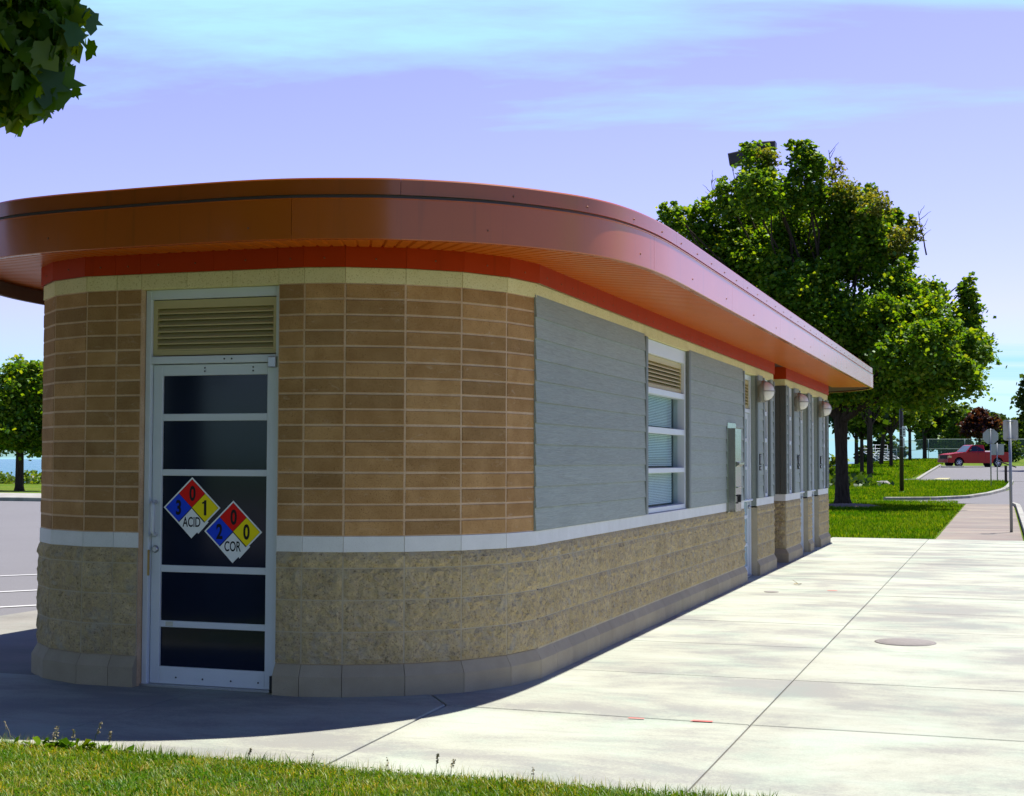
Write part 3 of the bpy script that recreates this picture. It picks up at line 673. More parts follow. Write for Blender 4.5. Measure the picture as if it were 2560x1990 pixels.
# --- siding boards and trims
SID = [(C[-1].y - 0.03, 4.515), (6.535, 9.832), (11.035, 11.459), (12.136, 12.40), (13.70, 13.858), (14.641, 15.209), (16.378, 16.696), (17.881, 18.407), (19.12, 19.26)]
for a, b in SID:
    w = b - a
    me = MB().add([(0, -0.016, 0), (w, -0.016, 0), (w, -0.005, 0.156), (0, -0.005, 0.156), (0, 0.004, 0), (w, 0.004, 0), (w, 0.004, 0.156), (0, 0.004, 0.156)],
                  [(0, 1, 2, 3), (1, 0, 4, 5), (0, 3, 7, 4), (2, 1, 5, 6), (3, 2, 6, 7)]).mesh('siding_board', MT['siding'])
    for k in range(11): bpart(me, 'siding_board', None, (0.0, a, ZBT + 0.012 + k * 0.1478 - (0.01 if k == 0 else 0)), rad(90))
TR = [(4.515, 4.593), (6.449, 6.535), (9.832, 9.914), (10.931, 11.035), (11.459, 11.556), (12.054, 12.136), (12.40, 12.455), (13.645, 13.70), (13.858, 13.978), (14.514, 14.641), (15.209, 15.298), (16.281, 16.378), (16.696, 16.796), (17.772, 17.881), (18.407, 18.498), (19.048, 19.12), (19.26, 19.31)]
for a, b in TR:
    w = min(0.05, b - a); c = (a + b) / 2
    bpart(MB().bevbox(0, b - a, -0.022, 0.01, 0, ZC - ZBT - 0.004, 0.004), 'trim_strip', MT['trim'], (0, a, ZBT + .004), rad(90))
    if a in (9.832, 15.209, 16.696): pass
# --- openings: frames, louvres, panes. local x along wall, y inwards, z up
def slat_mesh(w): return MB().add([(0, -0.012, 0), (w, -0.012, 0), (w, 0.03, 0.034), (0, 0.03, 0.034), (0, -0.012, -0.009), (w, -0.012, -0.009), (w, 0.03, 0.025), (0, 0.03, 0.025)], [(0, 1, 2, 3), (5, 4, 7, 6), (4, 5, 1, 0), (3, 2, 6, 7), (4, 0, 3, 7), (1, 5, 6, 2)]).mesh('slat', MT['louver'])
def louver(par, x0, x1, z0, z1, y, n):
    lv = bpart(MB().box(x0, x0 + .03, y - .01, y + .05, z0, z1).box(x1 - .03, x1, y - .01, y + .05, z0, z1).box(x0 + .03, x1 - .03, y - .01, y + .05, z1 - .055, z1).box(x0 + .03, x1 - .03, y - .01, y + .05, z0, z0 + .03).add([(x0, y + .06, z0), (x1, y + .06, z0), (x1, y + .06, z1), (x0, y + .06, z1)], [(0, 1, 2, 3)]), 'louver', MT['louver'], (0, 0, 0), 0, par)
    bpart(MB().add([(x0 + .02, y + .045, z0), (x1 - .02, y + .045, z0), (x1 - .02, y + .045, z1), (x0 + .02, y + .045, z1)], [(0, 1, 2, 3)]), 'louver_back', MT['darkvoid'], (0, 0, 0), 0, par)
    me = slat_mesh(x1 - x0 - .06); st = (z1 - z0 - .085) / n
    for k in range(n): bpart(me, 'slat', None, (x0 + .03, y, z0 + .03 + st * (k + .25)), 0, par)
GZ = [(0.13, 0.389), (0.432, 0.754), (0.80, 1.395), (1.438, 1.761), (1.808, 2.063)]
def door(name, w, loc, rz, glass, y=0.08, hinge_right=True, front=False):
    d = empty('door', loc, rz); d.parent = B; d.location = Vector(loc) - BL
    j = 0.045; P = lambda mb, nm, mm: bpart(mb, nm, MT[mm], (0, 0, 0), 0, d)
    P(MB().bevbox(0.004, j, y - .03, y + .07, 0, ZC - .003, .003).bevbox(w - j, w - .004, y - .03, y + .07, 0, ZC - .003, .003).bevbox(j, w - j, y - .028, y + .07, 2.575, ZC - .003, .003).bevbox(j, w - j, y - .028, y + .07, 2.142, 2.192, .003), 'door_frame', 'alu')
    louver(d, j + .002, w - j - .002, 2.20, 2.57, y + .005, 7)
    s = 0.075; t = 0.0
    leaf = MB().bevbox(j + .004, j + s, y, y + .045, 0.015, 2.137, .003).bevbox(w - j - s, w - j - .004, y, y + .045, .015, 2.137, .003)
    leaf.bevbox(j + s, w - j - s, y + .001, y + .045, 2.063, 2.137, .003).bevbox(j + s, w - j - s, y + .001, y + .045, .015, .13, .003)
    P(leaf, 'door_leaf', 'alu')
    for z0, z1 in ((0.389, 0.432), (0.754, 0.80), (1.395, 1.438), (1.761, 1.808)): P(MB().bevbox(j + s, w - j - s, y + .004, y + .04, z0, z1, .003), 'glazing_bar', 'alu')
    for z0, z1 in GZ: P(MB().box(j + s - .004, w - j - s + .004, y + .018, y + .028, z0 - .003, z1 + .003), 'pane', glass)
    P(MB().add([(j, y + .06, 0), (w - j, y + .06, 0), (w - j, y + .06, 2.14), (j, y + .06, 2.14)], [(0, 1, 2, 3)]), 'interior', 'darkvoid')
    P(MB().box(0, w, y - .05, y + .08, 0.0, 0.014), 'threshold', 'metal')
    hx = j + .038 if front else w - j - .04
    if front:
        P(MB().tube([(hx, y - .002, 1.215), (hx, y - .045, 1.215), (hx + .012, y - .06, 1.20), (hx + .012, y - .06, 1.02), (hx, y - .045, 1.0), (hx, y - .002, 1.0)], 0.014, 8), 'pull_handle', 'alu')
        P(MB().lathe([(0.024, 0.0), (0.026, 0.006), (0.018, 0.014), (0.017, 0.016)], 16, 'y', (hx, y, 0.905)), 'lock_cylinder', 'metal')
        P(MB().box(j - .003, j + .006, y - .034, y - .02, 0.73, 0.90), 'latch_strip', 'brass')
        P(MB().bevbox(w - j - .045, w - j + .012, y - .055, y - .005, 2.105, 2.175, .004), 'pivot_box', 'metal')
        P(MB().box(w - j - .012, w - .006, y - .05, y - .02, 0.0, 0.11), 'floor_pivot', 'black')
        for bx, bz in ((0.60, 2.168), (0.655, 2.168), (0.44, 2.112), (0.44, 2.09), (0.80, 2.112), (0.80, 2.088), (.25, .06), (.45, .058), (.66, .056), (.86, .055)): P(MB().lathe([(0.006, 0), (0.005, 0.003)], 8, 'y', (bx, y - .001 if bz < 2.14 else y - .028, bz)), 'bolt', 'black')
        P(MB().box(j + s + .045, j + s + .10, y + .0025, y + .005, 0.395, 0.428), 'scuff_mark', 'metal')
    else:
        P(MB().tube([(j + .02, y - .055, 1.0), (w - j - .05, y - .055, 1.0)], 0.016, 8).tube([(j + .05, y, 1.0), (j + .05, y - .055, 1.0)], .012, 6).tube([(w - j - .08, y, 1.0), (w - j - .08, y - .055, 1.0)], .012, 6), 'push_bar', 'alu')
        P(MB().lathe([(0.022, 0), (0.022, .02), (.012, .035)], 12, 'y', (hx, y, 0.905)), 'lock_cylinder', 'metal')
    return d
FD = door('door', DX1 - DX0, (DX0, 0, 0), 0, 'glassdark', 0.08, True, True)
for y0, y1, k in OPEN:
    if k == 'door': door('door', y1 - y0, (0, y0, 0), rad(90), 'glassteal', 0.10)
WZ = [(1.066, 1.390), (1.438, 1.768), (1.826, 2.138)]
def window(w, loc, blind):
    d = empty('window', loc, rad(90)); d.parent = B; d.location = Vector(loc) - BL
    P = lambda mb, nm, mm: bpart(mb, nm, MT[mm], (0, 0, 0), 0, d)
    j = 0.045; y = 0.02
    P(MB().bevbox(.002, j, y, y + .12, ZBT + .002, ZC - .003, .003).bevbox(w - j, w - .002, y, y + .12, ZBT + .002, ZC - .003, .003).bevbox(j, w - j, y + .002, y + .10, 2.51, ZC - .003, .003).bevbox(j, w - j, y + .002, y + .10, ZBT + .002, 1.066, .003), 'frame', 'alu')
    for z0, z1 in ((1.390, 1.438), (1.768, 1.826), (2.138, 2.195)): P(MB().bevbox(j, w - j, y + .003, y + .10, z0, z1, .003), 'transom', 'alu')
    louver(d, j + .002, w - j - .002, 2.198, 2.508, y + .045, 6)
    for z0, z1 in WZ: P(MB().box(j - .003, w - j + .003, y + .072, y + .078, z0 - .003, z1 + .003), 'pane', 'glass' if blind else 'glassdark')
    if blind:
        mb = MB()
        for z0, z1 in WZ:
            n = 19
            for k in range(n):
                z = z0 + .02 + (z1 - z0 - .02) * k / n
                mb.add([(j + .01, y + .088, z), (w - j - .22, y + .088, z), (w - j - .22, y + .098, z + .0125), (j + .01, y + .098, z + .0125)], [(0, 1, 2, 3)])
        o = P(mb, 'blind', 'blind'); o['kind'] = 'stuff'
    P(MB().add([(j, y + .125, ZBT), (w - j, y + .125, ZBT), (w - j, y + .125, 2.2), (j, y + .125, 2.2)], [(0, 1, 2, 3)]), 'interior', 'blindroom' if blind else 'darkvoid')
for y0, y1, k in OPEN:
    if k != 'door': window(y1 - y0, (0, y0, 0), k == 'bigwin')

# --- red trim band above the cream stones
def strip_panel(p, q, n0, n1, z0, z1, out, name, material, holes=True):
    c = (p + q) / 2; d = (q - p).normalized(); L = (q - p).length; g = 0.0008
    a0 = p + n0 * out + d * g - c; a1 = q + n1 * out - d * g - c; b0 = p - c; b1 = q - c
    mb = MB().add([(a0.x, a0.y, z0), (a1.x, a1.y, z0), (a1.x, a1.y, z1), (a0.x, a0.y, z1), (b0.x, b0.y, z0 + .01), (b1.x, b1.y, z0 + .01), (b1.x, b1.y, z1), (b0.x, b0.y, z1)], [(0, 1, 2, 3), (1, 0, 4, 5), (0, 3, 7, 4), (2, 1, 5, 6)])
    return bpart(mb, name, material, (c.x, c.y, 0))
TZ0, TZ1 = 2.7425, 2.99
def rivet(p, n, z, par=None):
    a = math.atan2(n.y, n.x)
    return bpart(RV, 'rivet', None, (p.x, p.y, z), a)
RV = MB().lathe([(0.0065, 0), (0.006, 0.003), (0.003, 0.005)], 8, 'x').mesh('rivet', MT['rivet'])
whole = left_chain + [Vector((-1.82, 0)), Vector((DX1, 0))] + C + [Vector((0.0, 1.62))]
ms = mitres(whole)
for i in range(len(whole) - 1):
    p, q = whole[i], whole[i + 1]; strip_panel(p, q, ms[i], ms[i + 1], TZ0, TZ1, 0.022, 'trim_panel', MT['trimred'])
    d = q - p; n = Vector((d.y, -d.x)).normalized()
    for k in range(max(1, round(d.length / 0.35))):
        t = (k + .5) / max(1, round(d.length / 0.35)); rivet(p + d * t + n * 0.022, n, 2.80 + RND.uniform(-.004, .004))
yy = [1.62, 3.05, 5.25, 6.6, 9.0, 11.3, 12.46]
for a, b in zip(yy, yy[1:]): strip_panel(Vector((0, a)), Vector((0, b)), Vector((1, 0)), Vector((1, 0)), TZ0, TZ1, 0.022, 'trim_panel', MT['trimred'])
yy2 = [13.628, 16.0, 18.0, YEND + .02]
for a, b in zip(yy2, yy2[1:]): strip_panel(Vector((0, a)), Vector((0, b)), Vector((1, 0)), Vector((1, 0)), TZ0, TZ1, 0.022, 'trim_panel', MT['trimred'])
for a, b in ((-1.3, -0.65), (-0.65, 0.022)): strip_panel(Vector((a, 13.65)), Vector((b, 13.65)), Vector((0, -1)), Vector((0, -1)), TZ0, TZ1, 0.022, 'trim_panel', MT['trimred'])
y = 1.8
while y < YEND:
    if not 12.4 < y < 13.7: rivet(Vector((0.022, y)), Vector((1, 0)), 2.80 + RND.uniform(-.004, .004))
    y += 0.30
# --- roof: plan curve of the fascia
def catmull(pts, per=10, closed=True):
    P = [Vector(p) for p in pts]; n = len(P); out = []
    for i in range(n):
        p0, p1, p2, p3 = P[i - 1], P[i], P[(i + 1) % n], P[(i + 2) % n]
        for k in range(per):
            t = k / per; out.append(0.5 * ((2 * p1) + (p2 - p0) * t + (2 * p0 - 5 * p1 + 4 * p2 - p3) * t * t + (3 * p1 - p0 - 3 * p2 + p3) * t ** 3))
    return out
XR = 0.758; XLF = -4.40
ctrl = [(XLF, 8.0), (XLF, 4.2), (XLF, 2.2), (-4.33, 1.2), (-4.07, 0.44), (-3.72, 0.0), (-3.30, -0.26), (-2.85, -0.365), (-2.3, -0.41), (-1.8, -0.435), (-1.4, -0.44), (-1.06, -0.405), (-0.74, -0.32), (-0.42, -0.19), (0.0, 0.10), (0.34, 0.50), (0.56, 0.90), (0.68, 1.36), (0.742, 1.95), (XR, 2.7), (XR, 4.0), (XR, 8.0), (XR, 13.0), (XR, 17.5), (XR, 19.6), (0.75, 20.35), (0.60, 20.95), (0.32, 21.5), (-0.1, 22.05), (-0.6, 22.45), (-1.2, 22.7), (-1.9, 22.75), (-2.7, 22.65), (-3.5, 22.2), (-4.1, 21.4), (-4.36, 20.3), (XLF, 19.0), (XLF, 13.0)]
OUT = catmull(ctrl, 8)
ZB, ZM, ZT = 2.862, 3.118, 3.245
rz_ = lambda y: 0.0025 * y
def curve_normals(P):
    n = len(P); out = []
    for i in range(n):
        t = (P[(i + 1) % n] - P[i - 1]).normalized(); out.append(Vector((t.y, -t.x)))
    return out
ON = curve_normals(OUT); NO = len(OUT)
arc = [0.0]
for i in range(NO): arc.append(arc[-1] + (OUT[(i + 1) % NO] - OUT[i]).length)
TOT = arc[-1]
def at_arc(s):
    s %= TOT; lo, hi = 0, NO
    while hi - lo > 1:
        mdl = (lo + hi) // 2
        if arc[mdl] <= s: lo = mdl
        else: hi = mdl
    t = (s - arc[lo]) / (arc[lo + 1] - arc[lo]); return OUT[lo].lerp(OUT[(lo + 1) % NO], t), ON[lo].lerp(ON[(lo + 1) % NO], t).normalized()
def arc_of(p): 
    p = Vector(p); i = min(range(NO), key=lambda k: (OUT[k] - p).length); return arc[i]
def sweep(prof, s0, s1, name, material, gap=0.0015, step=0.05):
    # prof: list of (outward offset, z); every profile face gets its own vertices (crisp arrises, smooth along the curve)
    n = max(2, int((s1 - s0) / step)); c, _ = at_arc((s0 + s1) / 2); mb = MB()
    Q = [at_arc(s0 + gap + (s1 - s0 - 2 * gap) * i / n) for i in range(n + 1)]
    for (o0, z0), (o1, z1) in zip(prof, prof[1:]):
        vs = []
        for p, nn in Q:
            a = p + nn * o0 - c; b = p + nn * o1 - c; vs += [(a.x, a.y, z0 + rz_(p.y)), (b.x, b.y, z1 + rz_(p.y))]
        mb.add(vs, [(2 * i, 2 * i + 2, 2 * i + 3, 2 * i + 1) for i in range(n)], True)
    for e, (p, nn) in ((0, Q[0]), (1, Q[-1])):
        vs = [((p + nn * o_ - c).x, (p + nn * o_ - c).y, z_ + rz_(p.y)) for o_, z_ in prof]; mb.add(vs, [tuple(range(len(vs)))])
    return bpart(mb, name, material, (c.x, c.y, 0))
s_front = arc_of((-1.4, -0.44)); 
def cuts(first, step):
    out = []; s = first
    while s < first + TOT - step * .6: out.append(s); s += step
    return out + [first + TOT]
sj = arc_of((-0.42, -0.19))
LOW = [(-0.06, ZB + .004), (-0.004, ZB), (0.0, ZB + .004), (0.0, ZM - .006), (0.006, ZM - .004), (0.006, ZM), (-0.05, ZM + .004)]
cc = cuts(arc_of((-1.06, -.4)), 3.05)
for a, b in zip(cc, cc[1:]): sweep(LOW, a, b, 'fascia_panel', MT['fascia'])
UPP = [(-0.05, ZM + .024), (-0.012, ZM + .024), (-0.010, ZT - .01), (-0.016, ZT), (-0.30, ZT + .012)]
cc = cuts(sj, 3.05)
for a, b in zip(cc, cc[1:]): sweep(UPP, a, b, 'coping_panel', MT['coping'])
sweep([(-0.026, ZM - .01), (-0.026, ZM + .035)], 0, TOT, 'flashing_strip', MT['recess'], 0)
bpart(MB().add([((p - n * .2).x, (p - n * .2).y, ZT + .008 + rz_(p.y)) for p, n in zip(OUT, ON)], [tuple(range(NO))]), 'roof', MT['roof'])
s = sj + 0.75
while s < sj + 25:
    p, n = at_arc(s); q = p + n * 0.0
    bpart(RV, 'rivet', None, (p.x - n.x * .01, p.y - n.y * .01, ZM + .06 + rz_(p.y)), math.atan2(n.y, n.x)); s += 0.62
s = sj - 4.0
while s < sj + 24:
    p, n = at_arc(s); bpart(RV, 'rivet', None, (p.x, p.y, ZB + .085 + rz_(p.y) + RND.uniform(-.01, .01)), math.atan2(n.y, n.x)); s += 1.52
# soffit boards, laid square to the wall (fanned around the corners)
inner = [Vector((p.x, p.y)) + m_ * 0.022 for p, m_ in zip(whole, ms)]
knots = []
for p, m_ in zip(whole, ms):
    if p.y > 1.7: continue
    # outer partner: along the mitred outward direction
    best = min(range(NO), key=lambda k: abs((OUT[k] - p).normalized().cross(m_.normalized())) + (9 if (OUT[k] - p).dot(m_) < 0 else 0) + (9 if OUT[k].y > 4 else 0))
    knots.append((p + m_ * 0.021, arc[best]))
pairs = []
for (p, a), (q, b) in zip(knots, knots[1:]):
    if b <= a: continue
    n = max(1, round((b - a) / 0.105))
    for k in range(n): pairs.append((p.lerp(q, k / n), a + (b - a) * k / n))
pairs.append(knots[-1])
def ip(s): p, n = at_arc(s); return p - n * 0.004
yb = pairs[-1][0].y; prv = pairs[-1]
ys_b = []
while yb < 19.9: yb += 0.105; ys_b.append(yb)
def sx_of(y):
    i = min((k for k in range(NO) if OUT[k].x > 0.3), key=lambda k: abs(OUT[k].y - y)); 
    j_ = i + 1 if OUT[i].y <= y else i - 1; t = (y - OUT[i].y) / (OUT[j_].y - OUT[i].y); return arc[i] + (arc[j_] - arc[i]) * t
for y in ys_b: pairs.append((Vector((0.021 if y < 19.3 else 0.021, y)), sx_of(y)))
def soff(a, b, deep=False):
    (p, s0), (q, s1) = a, b; o0, o1 = ip(s0), ip(s1); c = (p + o1) / 2
    g0 = 0.10; lerp = lambda u, v, t: u.lerp(v, t)
    A, Bq = lerp(p, q, .15), lerp(p, q, .85); D, E_ = lerp(o0, o1, .15), lerp(o0, o1, .85); z = ZB + .012
    vs = []
    for v_ in (A, Bq, E_, D): vs.append((v_.x - c.x, v_.y - c.y, z + rz_(v_.y)))
    for v_ in (lerp(p, q, 0), lerp(p, q, 1), lerp(o0, o1, 1), lerp(o0, o1, 0)): vs.append((v_.x - c.x, v_.y - c.y, z + .012 + rz_(v_.y)))
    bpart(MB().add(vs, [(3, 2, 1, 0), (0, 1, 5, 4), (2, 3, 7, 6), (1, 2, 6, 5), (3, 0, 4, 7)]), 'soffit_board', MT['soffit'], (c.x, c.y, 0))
for a, b in zip(pairs, pairs[1:]): soff(a, b)
def sl_of(y):
    c_ = [k for k in range(NO) if OUT[k].x < -4.2 and OUT[k].y < 12]; i = min(c_, key=lambda k: abs(OUT[k].y - y)); j_ = i - 1 if OUT[i].y <= y else i + 1
    t = (y - OUT[i].y) / (OUT[j_].y - OUT[i].y); si, sj_ = arc[i], arc[j_]
    return si + (sj_ - si) * t
lp_ = []; y = 1.52
while y < 7.6: lp_.append((Vector((XL - .021, y)), sl_of(y))); y += 0.118
for a, b in zip(lp_, lp_[1:]): soff(b, a)
# hanging gutter board behind the left fascia
sa_ = sl_of(7.6); sb_ = arc_of((-4.07, 0.44))
sweep([(-0.05, ZB + .012), (-0.05, ZB - .10), (-0.015, ZB - .10), (-0.015, ZB + .012)], sa_, sb_, 'gutter_board', MT['recess'])
# plain soffit sheet above the boards and over the far and left sides
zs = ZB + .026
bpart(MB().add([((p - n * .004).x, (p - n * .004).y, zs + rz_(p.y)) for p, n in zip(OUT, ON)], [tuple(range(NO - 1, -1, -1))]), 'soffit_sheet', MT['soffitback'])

# ------------------------------------------------------------------ things on the building
def hazard_sign(x, z, half_w, half_h, digits, word, label):
    s = empty('hazard_sign', (x, 0.094, z), 0, label, 'sign', 'hazard diamonds on the glass door')
    def dia(cx, cz, rx, rz2, y, mm, nm, t=0.0012):
        vs = [(cx - rx, y, cz), (cx, y, cz - rz2), (cx + rx, y, cz), (cx, y, cz + rz2)]
        mb = MB().add(vs + [(a, y + t, c_) for a, _, c_ in vs], [(0, 1, 2, 3), (1, 0, 4, 5), (2, 1, 5, 6), (3, 2, 6, 7), (0, 3, 7, 4)])
        return mb.build(nm, MT[mm], s)
    a, b = half_w, half_h
    dia(0, 0, a, b, 0.0, 'nf_white', 'backing', 0.002)
    dia(0, 0.0, a * .935, b * .935, -0.0004, 'nf_black', 'border')
    q = 0.458; e = 0.468
    for (cx, cz, mm) in ((0, e, 'nf_red'), (-e, 0, 'nf_blue'), (e, 0, 'nf_yellow')): dia(cx * a, cz * b, q * a, q * b, -0.0010, mm, 'quadrant')
    dia(0.0, -0.52 * b, 0.475 * a, 0.49 * b, -0.0022, 'nf_white', 'quadrant')
    MB().add([(0.20 * a, -.0016, -0.80 * b), (0.24 * a, -.0016, -0.86 * b), (0.60 * a, -.0016, -0.47 * b), (0.55 * a, -.0016, -0.43 * b)], [(0, 1, 2, 3)]).build('tape_edge', MT['nf_white'], s)
    for t, cx, cz in ((digits[0], 0.02, e), (digits[1], -e, 0), (digits[2], e, 0)):
        if t == '1':
            h_ = b * .50; one = [(.10, -.5), (.10, .5), (-.04, .5), (-.10, .40), (-.22, .36), (-.22, .25), (-.08, .27), (-.08, -.5)]
            MB().add([(x_ * h_, 0, z_ * h_) for x_, z_ in one[::-1]], [(0, 1, 6, 7), (1, 2, 3, 4, 5, 6)]).build('numeral', MT['nf_black'], s, (cx * a, -0.0018, cz * b)); continue
        inst('numeral', text_mesh(t, b * .50, MT['nf_black'], 'numeral', 0.034, 0.70), s, (cx * a, -0.0018, cz * b))
    inst('lettering', text_mesh(word, b * .33, MT['nf_black'], 'lettering', 0.016, 0.62), s, (0, -0.0030, -0.47 * b))
    return s
hazard_sign(-2.030, 1.184, 0.214, 0.202, '031', 'ACID', 'left hazard diamond reading ACID with digits 3 0 1')
hazard_sign(-1.720, 1.030, 0.214, 0.204, '020', 'COR', 'right hazard diamond reading COR with digits 2 0 0')
def wall_lamp(yc, label):
    s = empty('wall_lamp', (0.0, yc, 2.435), 0, label, 'lamp', 'caged bulkhead lamps along the wall')
    MB().bevbox(-0.11, 0.11, -0.05, 0.0, -0.145, 0.14, .01).build('mounting_box', MT['lampbody'], s, (0.02, 0, 0), rad(90))
    MB().lathe([(0.10, 0.02), (0.135, 0.03), (0.145, 0.06), (0.145, 0.10), (0.13, 0.105)], 24, 'x').build('housing', MT['lampbody'], s)
    MB().lathe([(0.125, 0.10), (0.124, 0.12), (0.115, 0.155), (0.095, 0.19), (0.06, 0.215), (0.02, 0.225), (0.001, 0.226)], 24, 'x').build('lens', MT['lens'], s)
    ring = [(0.10, 0.14 * math.cos(a), 0.14 * math.sin(a)) for a in [2 * math.pi * k / 24 for k in range(25)]]
    MB().tube(ring, 0.009, 6, False).build('rim', MT['lampbody'], s)
    arcp = lambda ax: [(0.10 + 0.135 * math.sin(t), 0.132 * math.cos(t) * (1 if ax else 0), 0.132 * math.cos(t) * (0 if ax else 1)) for t in [math.pi * k / 12 for k in range(13)]]
    MB().tube(arcp(1), 0.005, 6).build('cage_bar', MT['lampbody'], s); MB().tube(arcp(0), 0.005, 6).build('cage_bar', MT['lampbody'], s)
    return s
wall_lamp(11.02, 'caged round wall lamp nearest the camera, left of the recess')
wall_lamp(14.64, 'caged round wall lamp in the middle, just past the recess')
wall_lamp(17.86, 'caged round wall lamp farthest away, by the end of the wall')
# stainless drinking fountain / call station
s = empty('drinking_fountain', (0.0, 8.67, 0), 0, 'stainless steel wall cabinet with basin ledge beside the first side door', 'fountain')
MB().bevbox(0, 0.56, -0.022, 0.0, 0.90, 1.965, .003).build('back_plate', MT['steel'], s, (0, 0, 0), rad(90))
MB().bevbox(0.015, 0.42, -0.11, -0.022, 0.91, 1.895, .004).build('cabinet', MT['steel'], s, (0, 0, 0), rad(90))
MB().add([(0.05, -.112, 1.50), (.40, -.112, 1.50), (.40, -.15, 1.49), (.05, -.15, 1.49), (.05, -.112, 1.44), (.40, -.112, 1.44), (.40, -.15, 1.47), (.05, -.15, 1.47)], [(0, 3, 2, 1), (3, 7, 6, 2), (7, 4, 5, 6), (0, 4, 7, 3), (1, 2, 6, 5)]).build('ledge', MT['steel'], s, (0, 0, 0), rad(90))
MB().bevbox(0.10, 0.38, -0.128, -0.11, 1.19, 1.205, .002).build('seam_lip', MT['steel'], s, (0, 0, 0), rad(90))
MB().bevbox(0.22, 0.28, -0.135, -0.11, 1.02, 1.11, .004).build('latch', MT['black'], s, (0, 0, 0), rad(90))
for bz in (1.015, 1.10): MB().tube([(0.112, 0.09, bz), (0.130, 0.09, bz)], .008, 8).build('bolt', MT['black'], s)
# restroom placards
def placard(y, label, w=0.13):
    s = empty('restroom_sign', (0.019, y, 0), 0, label, 'sign', 'restroom placards beside the doors')
    MB().bevbox(0, w, -0.012, 0, 1.455, 1.605, .002).build('plate', MT['nf_black'], s, (0, 0, 0), rad(90))
    MB().bevbox(0, w, -0.012, 0, 1.385, 1.445, .002).build('plate', MT['nf_black'], s, (0, 0, 0), rad(90))
    MB().box(w * .42, w * .58, -0.014, -0.012, 1.475, 1.565).lathe([(0.012, 0), (0.011, .002)], 12, 'y', (w * .5, -.012, 1.58)).build('pictogram', MT['nf_white'], s, (0, 0, 0), rad(90))
    MB().box(w * .36, w * .64, -0.014, -0.012, 1.40, 1.43).build('pictogram', MT['nf_white'], s, (0, 0, 0), rad(90))
placard(11.05, 'small dark restroom sign right of the first side door', 0.11); placard(14.93, 'small dark restroom sign just past the recess'); placard(17.95, 'small dark restroom sign by the farthest door')
# small ground things
s = empty('manhole_cover', (2.30, 4.22, 0.0), 0, 'round rusty manhole cover in the pavement', 'manhole cover')
MB().lathe([(0.25, -0.01), (0.25, 0.0025), (0.22, 0.003)], 32).build('rim', MT['iron'], s); MB().lathe([(0.212, 0.0032), (0.21, 0.0042), (0.02, 0.0044)], 32).build('lid', MT['iron'], s)
o = MB().lathe([(0.085, -0.01), (0.085, 0.004), (0.07, 0.006), (0.02, 0.006)], 20).build('drain_cover', MT['iron'], None, (0.545, 8.55, 0.0)); tag(o, 'small round drain cover near the wall', 'drain cover')
mb = MB().tube([(0, 0, .015), (-.03, .04, .03), (-.07, .07, .05)], .003, 5)
for k in range(6):
    a = k; mb.add([(0, 0, .012), (.05 * math.cos(a), .05 * math.sin(a), .02), (.05 * math.cos(a + .7), .05 * math.sin(a + .7), .008)], [(0, 1, 2)])
o = mb.build('dead_leaf', MT['straw'], None, (0.70, 9.66, 0.0)); tag(o, 'curled dry leaf lying on the pavement by the wall', 'leaf')
for x, y, w, l, lb in ((1.04, -.08, .10, .03, 'left pink paint mark on the nearest cross joint'), (1.42, -.04, .13, .05, 'right pink paint mark on the nearest cross joint'), (1.19, 8.95, .12, .06, 'far pink paint mark beside the wall')):
    o = MB().add([(x - w / 2, y - l / 2, .0045), (x + w / 2, y - l * .3, .0045), (x + w * .45, y + l / 2, .0045), (x - w * .4, y + l * .35, .0045)], [(0, 1, 2, 3)]).build('paint_mark', MT['pink']); tag(o, lb, 'paint mark')

# ------------------------------------------------------------------ trees
def leaves(centers, size, n_vec_up=0.5, droop=0.2, shape='kite', rng=NPR):
    c = np.asarray(centers, np.float64); n = len(c)
    sz = size * rng.uniform(0.65, 1.25, n)[:, None]
    nrm = rng.normal(0, 1, (n, 3)); nrm[:, 2] = np.abs(nrm[:, 2]) * 1.0 + n_vec_up; nrm /= np.linalg.norm(nrm, axis=1)[:, None]
    t = rng.normal(0, 1, (n, 3)); t -= (t * nrm).sum(1)[:, None] * nrm; t /= np.linalg.norm(t, axis=1)[:, None]; t[:, 2] -= droop; b = np.cross(nrm, t)
    if shape == 'kite':   # broad leaf of five points folded along its midrib
        tpl = [(-0.5, 0, 0), (-0.12, 0.5, -.10), (0.55, 0.0, -.05), (-0.12, -0.5, -.10)]
        v = np.stack([c + sz * (a * t + bb * b + h * nrm) for a, bb, h in tpl], 1).reshape(-1, 3)
        i = np.arange(n)[:, None] * 4; f = np.concatenate([i + np.array([[0, 3, 2]]), i + np.array([[0, 2, 1]])], 1).reshape(-1, 3)
    else:                 # lobed maple outline
        tpl = [(-0.45, 0, 0), (-0.30, 0.22, 0), (-0.34, 0.42, -.06), (-0.05, 0.36, -.03), (0.08, 0.60, -.10), (0.16, 0.26, -.02), (0.30, 0.30, -.05), (0.62, 0.0, -.06), (0.30, -0.30, -.05), (0.16, -0.26, -.02), (0.08, -0.60, -.10), (-0.05, -0.36, -.03), (-0.34, -0.42, -.06), (-0.30, -0.22, 0), (0.0, 0, 0.0)]
        v = np.stack([c + sz * (a * t + bb * b + h * nrm) for a, bb, h in tpl], 1).reshape(-1, 3); k = len(tpl); m_ = k - 1
        i = np.arange(n)[:, None] * k; f = np.concatenate([i + np.array([[m_, j_, (j_ + 1) % m_]]) for j_ in range(m_)], 1).reshape(-1, 3)
    return v, f
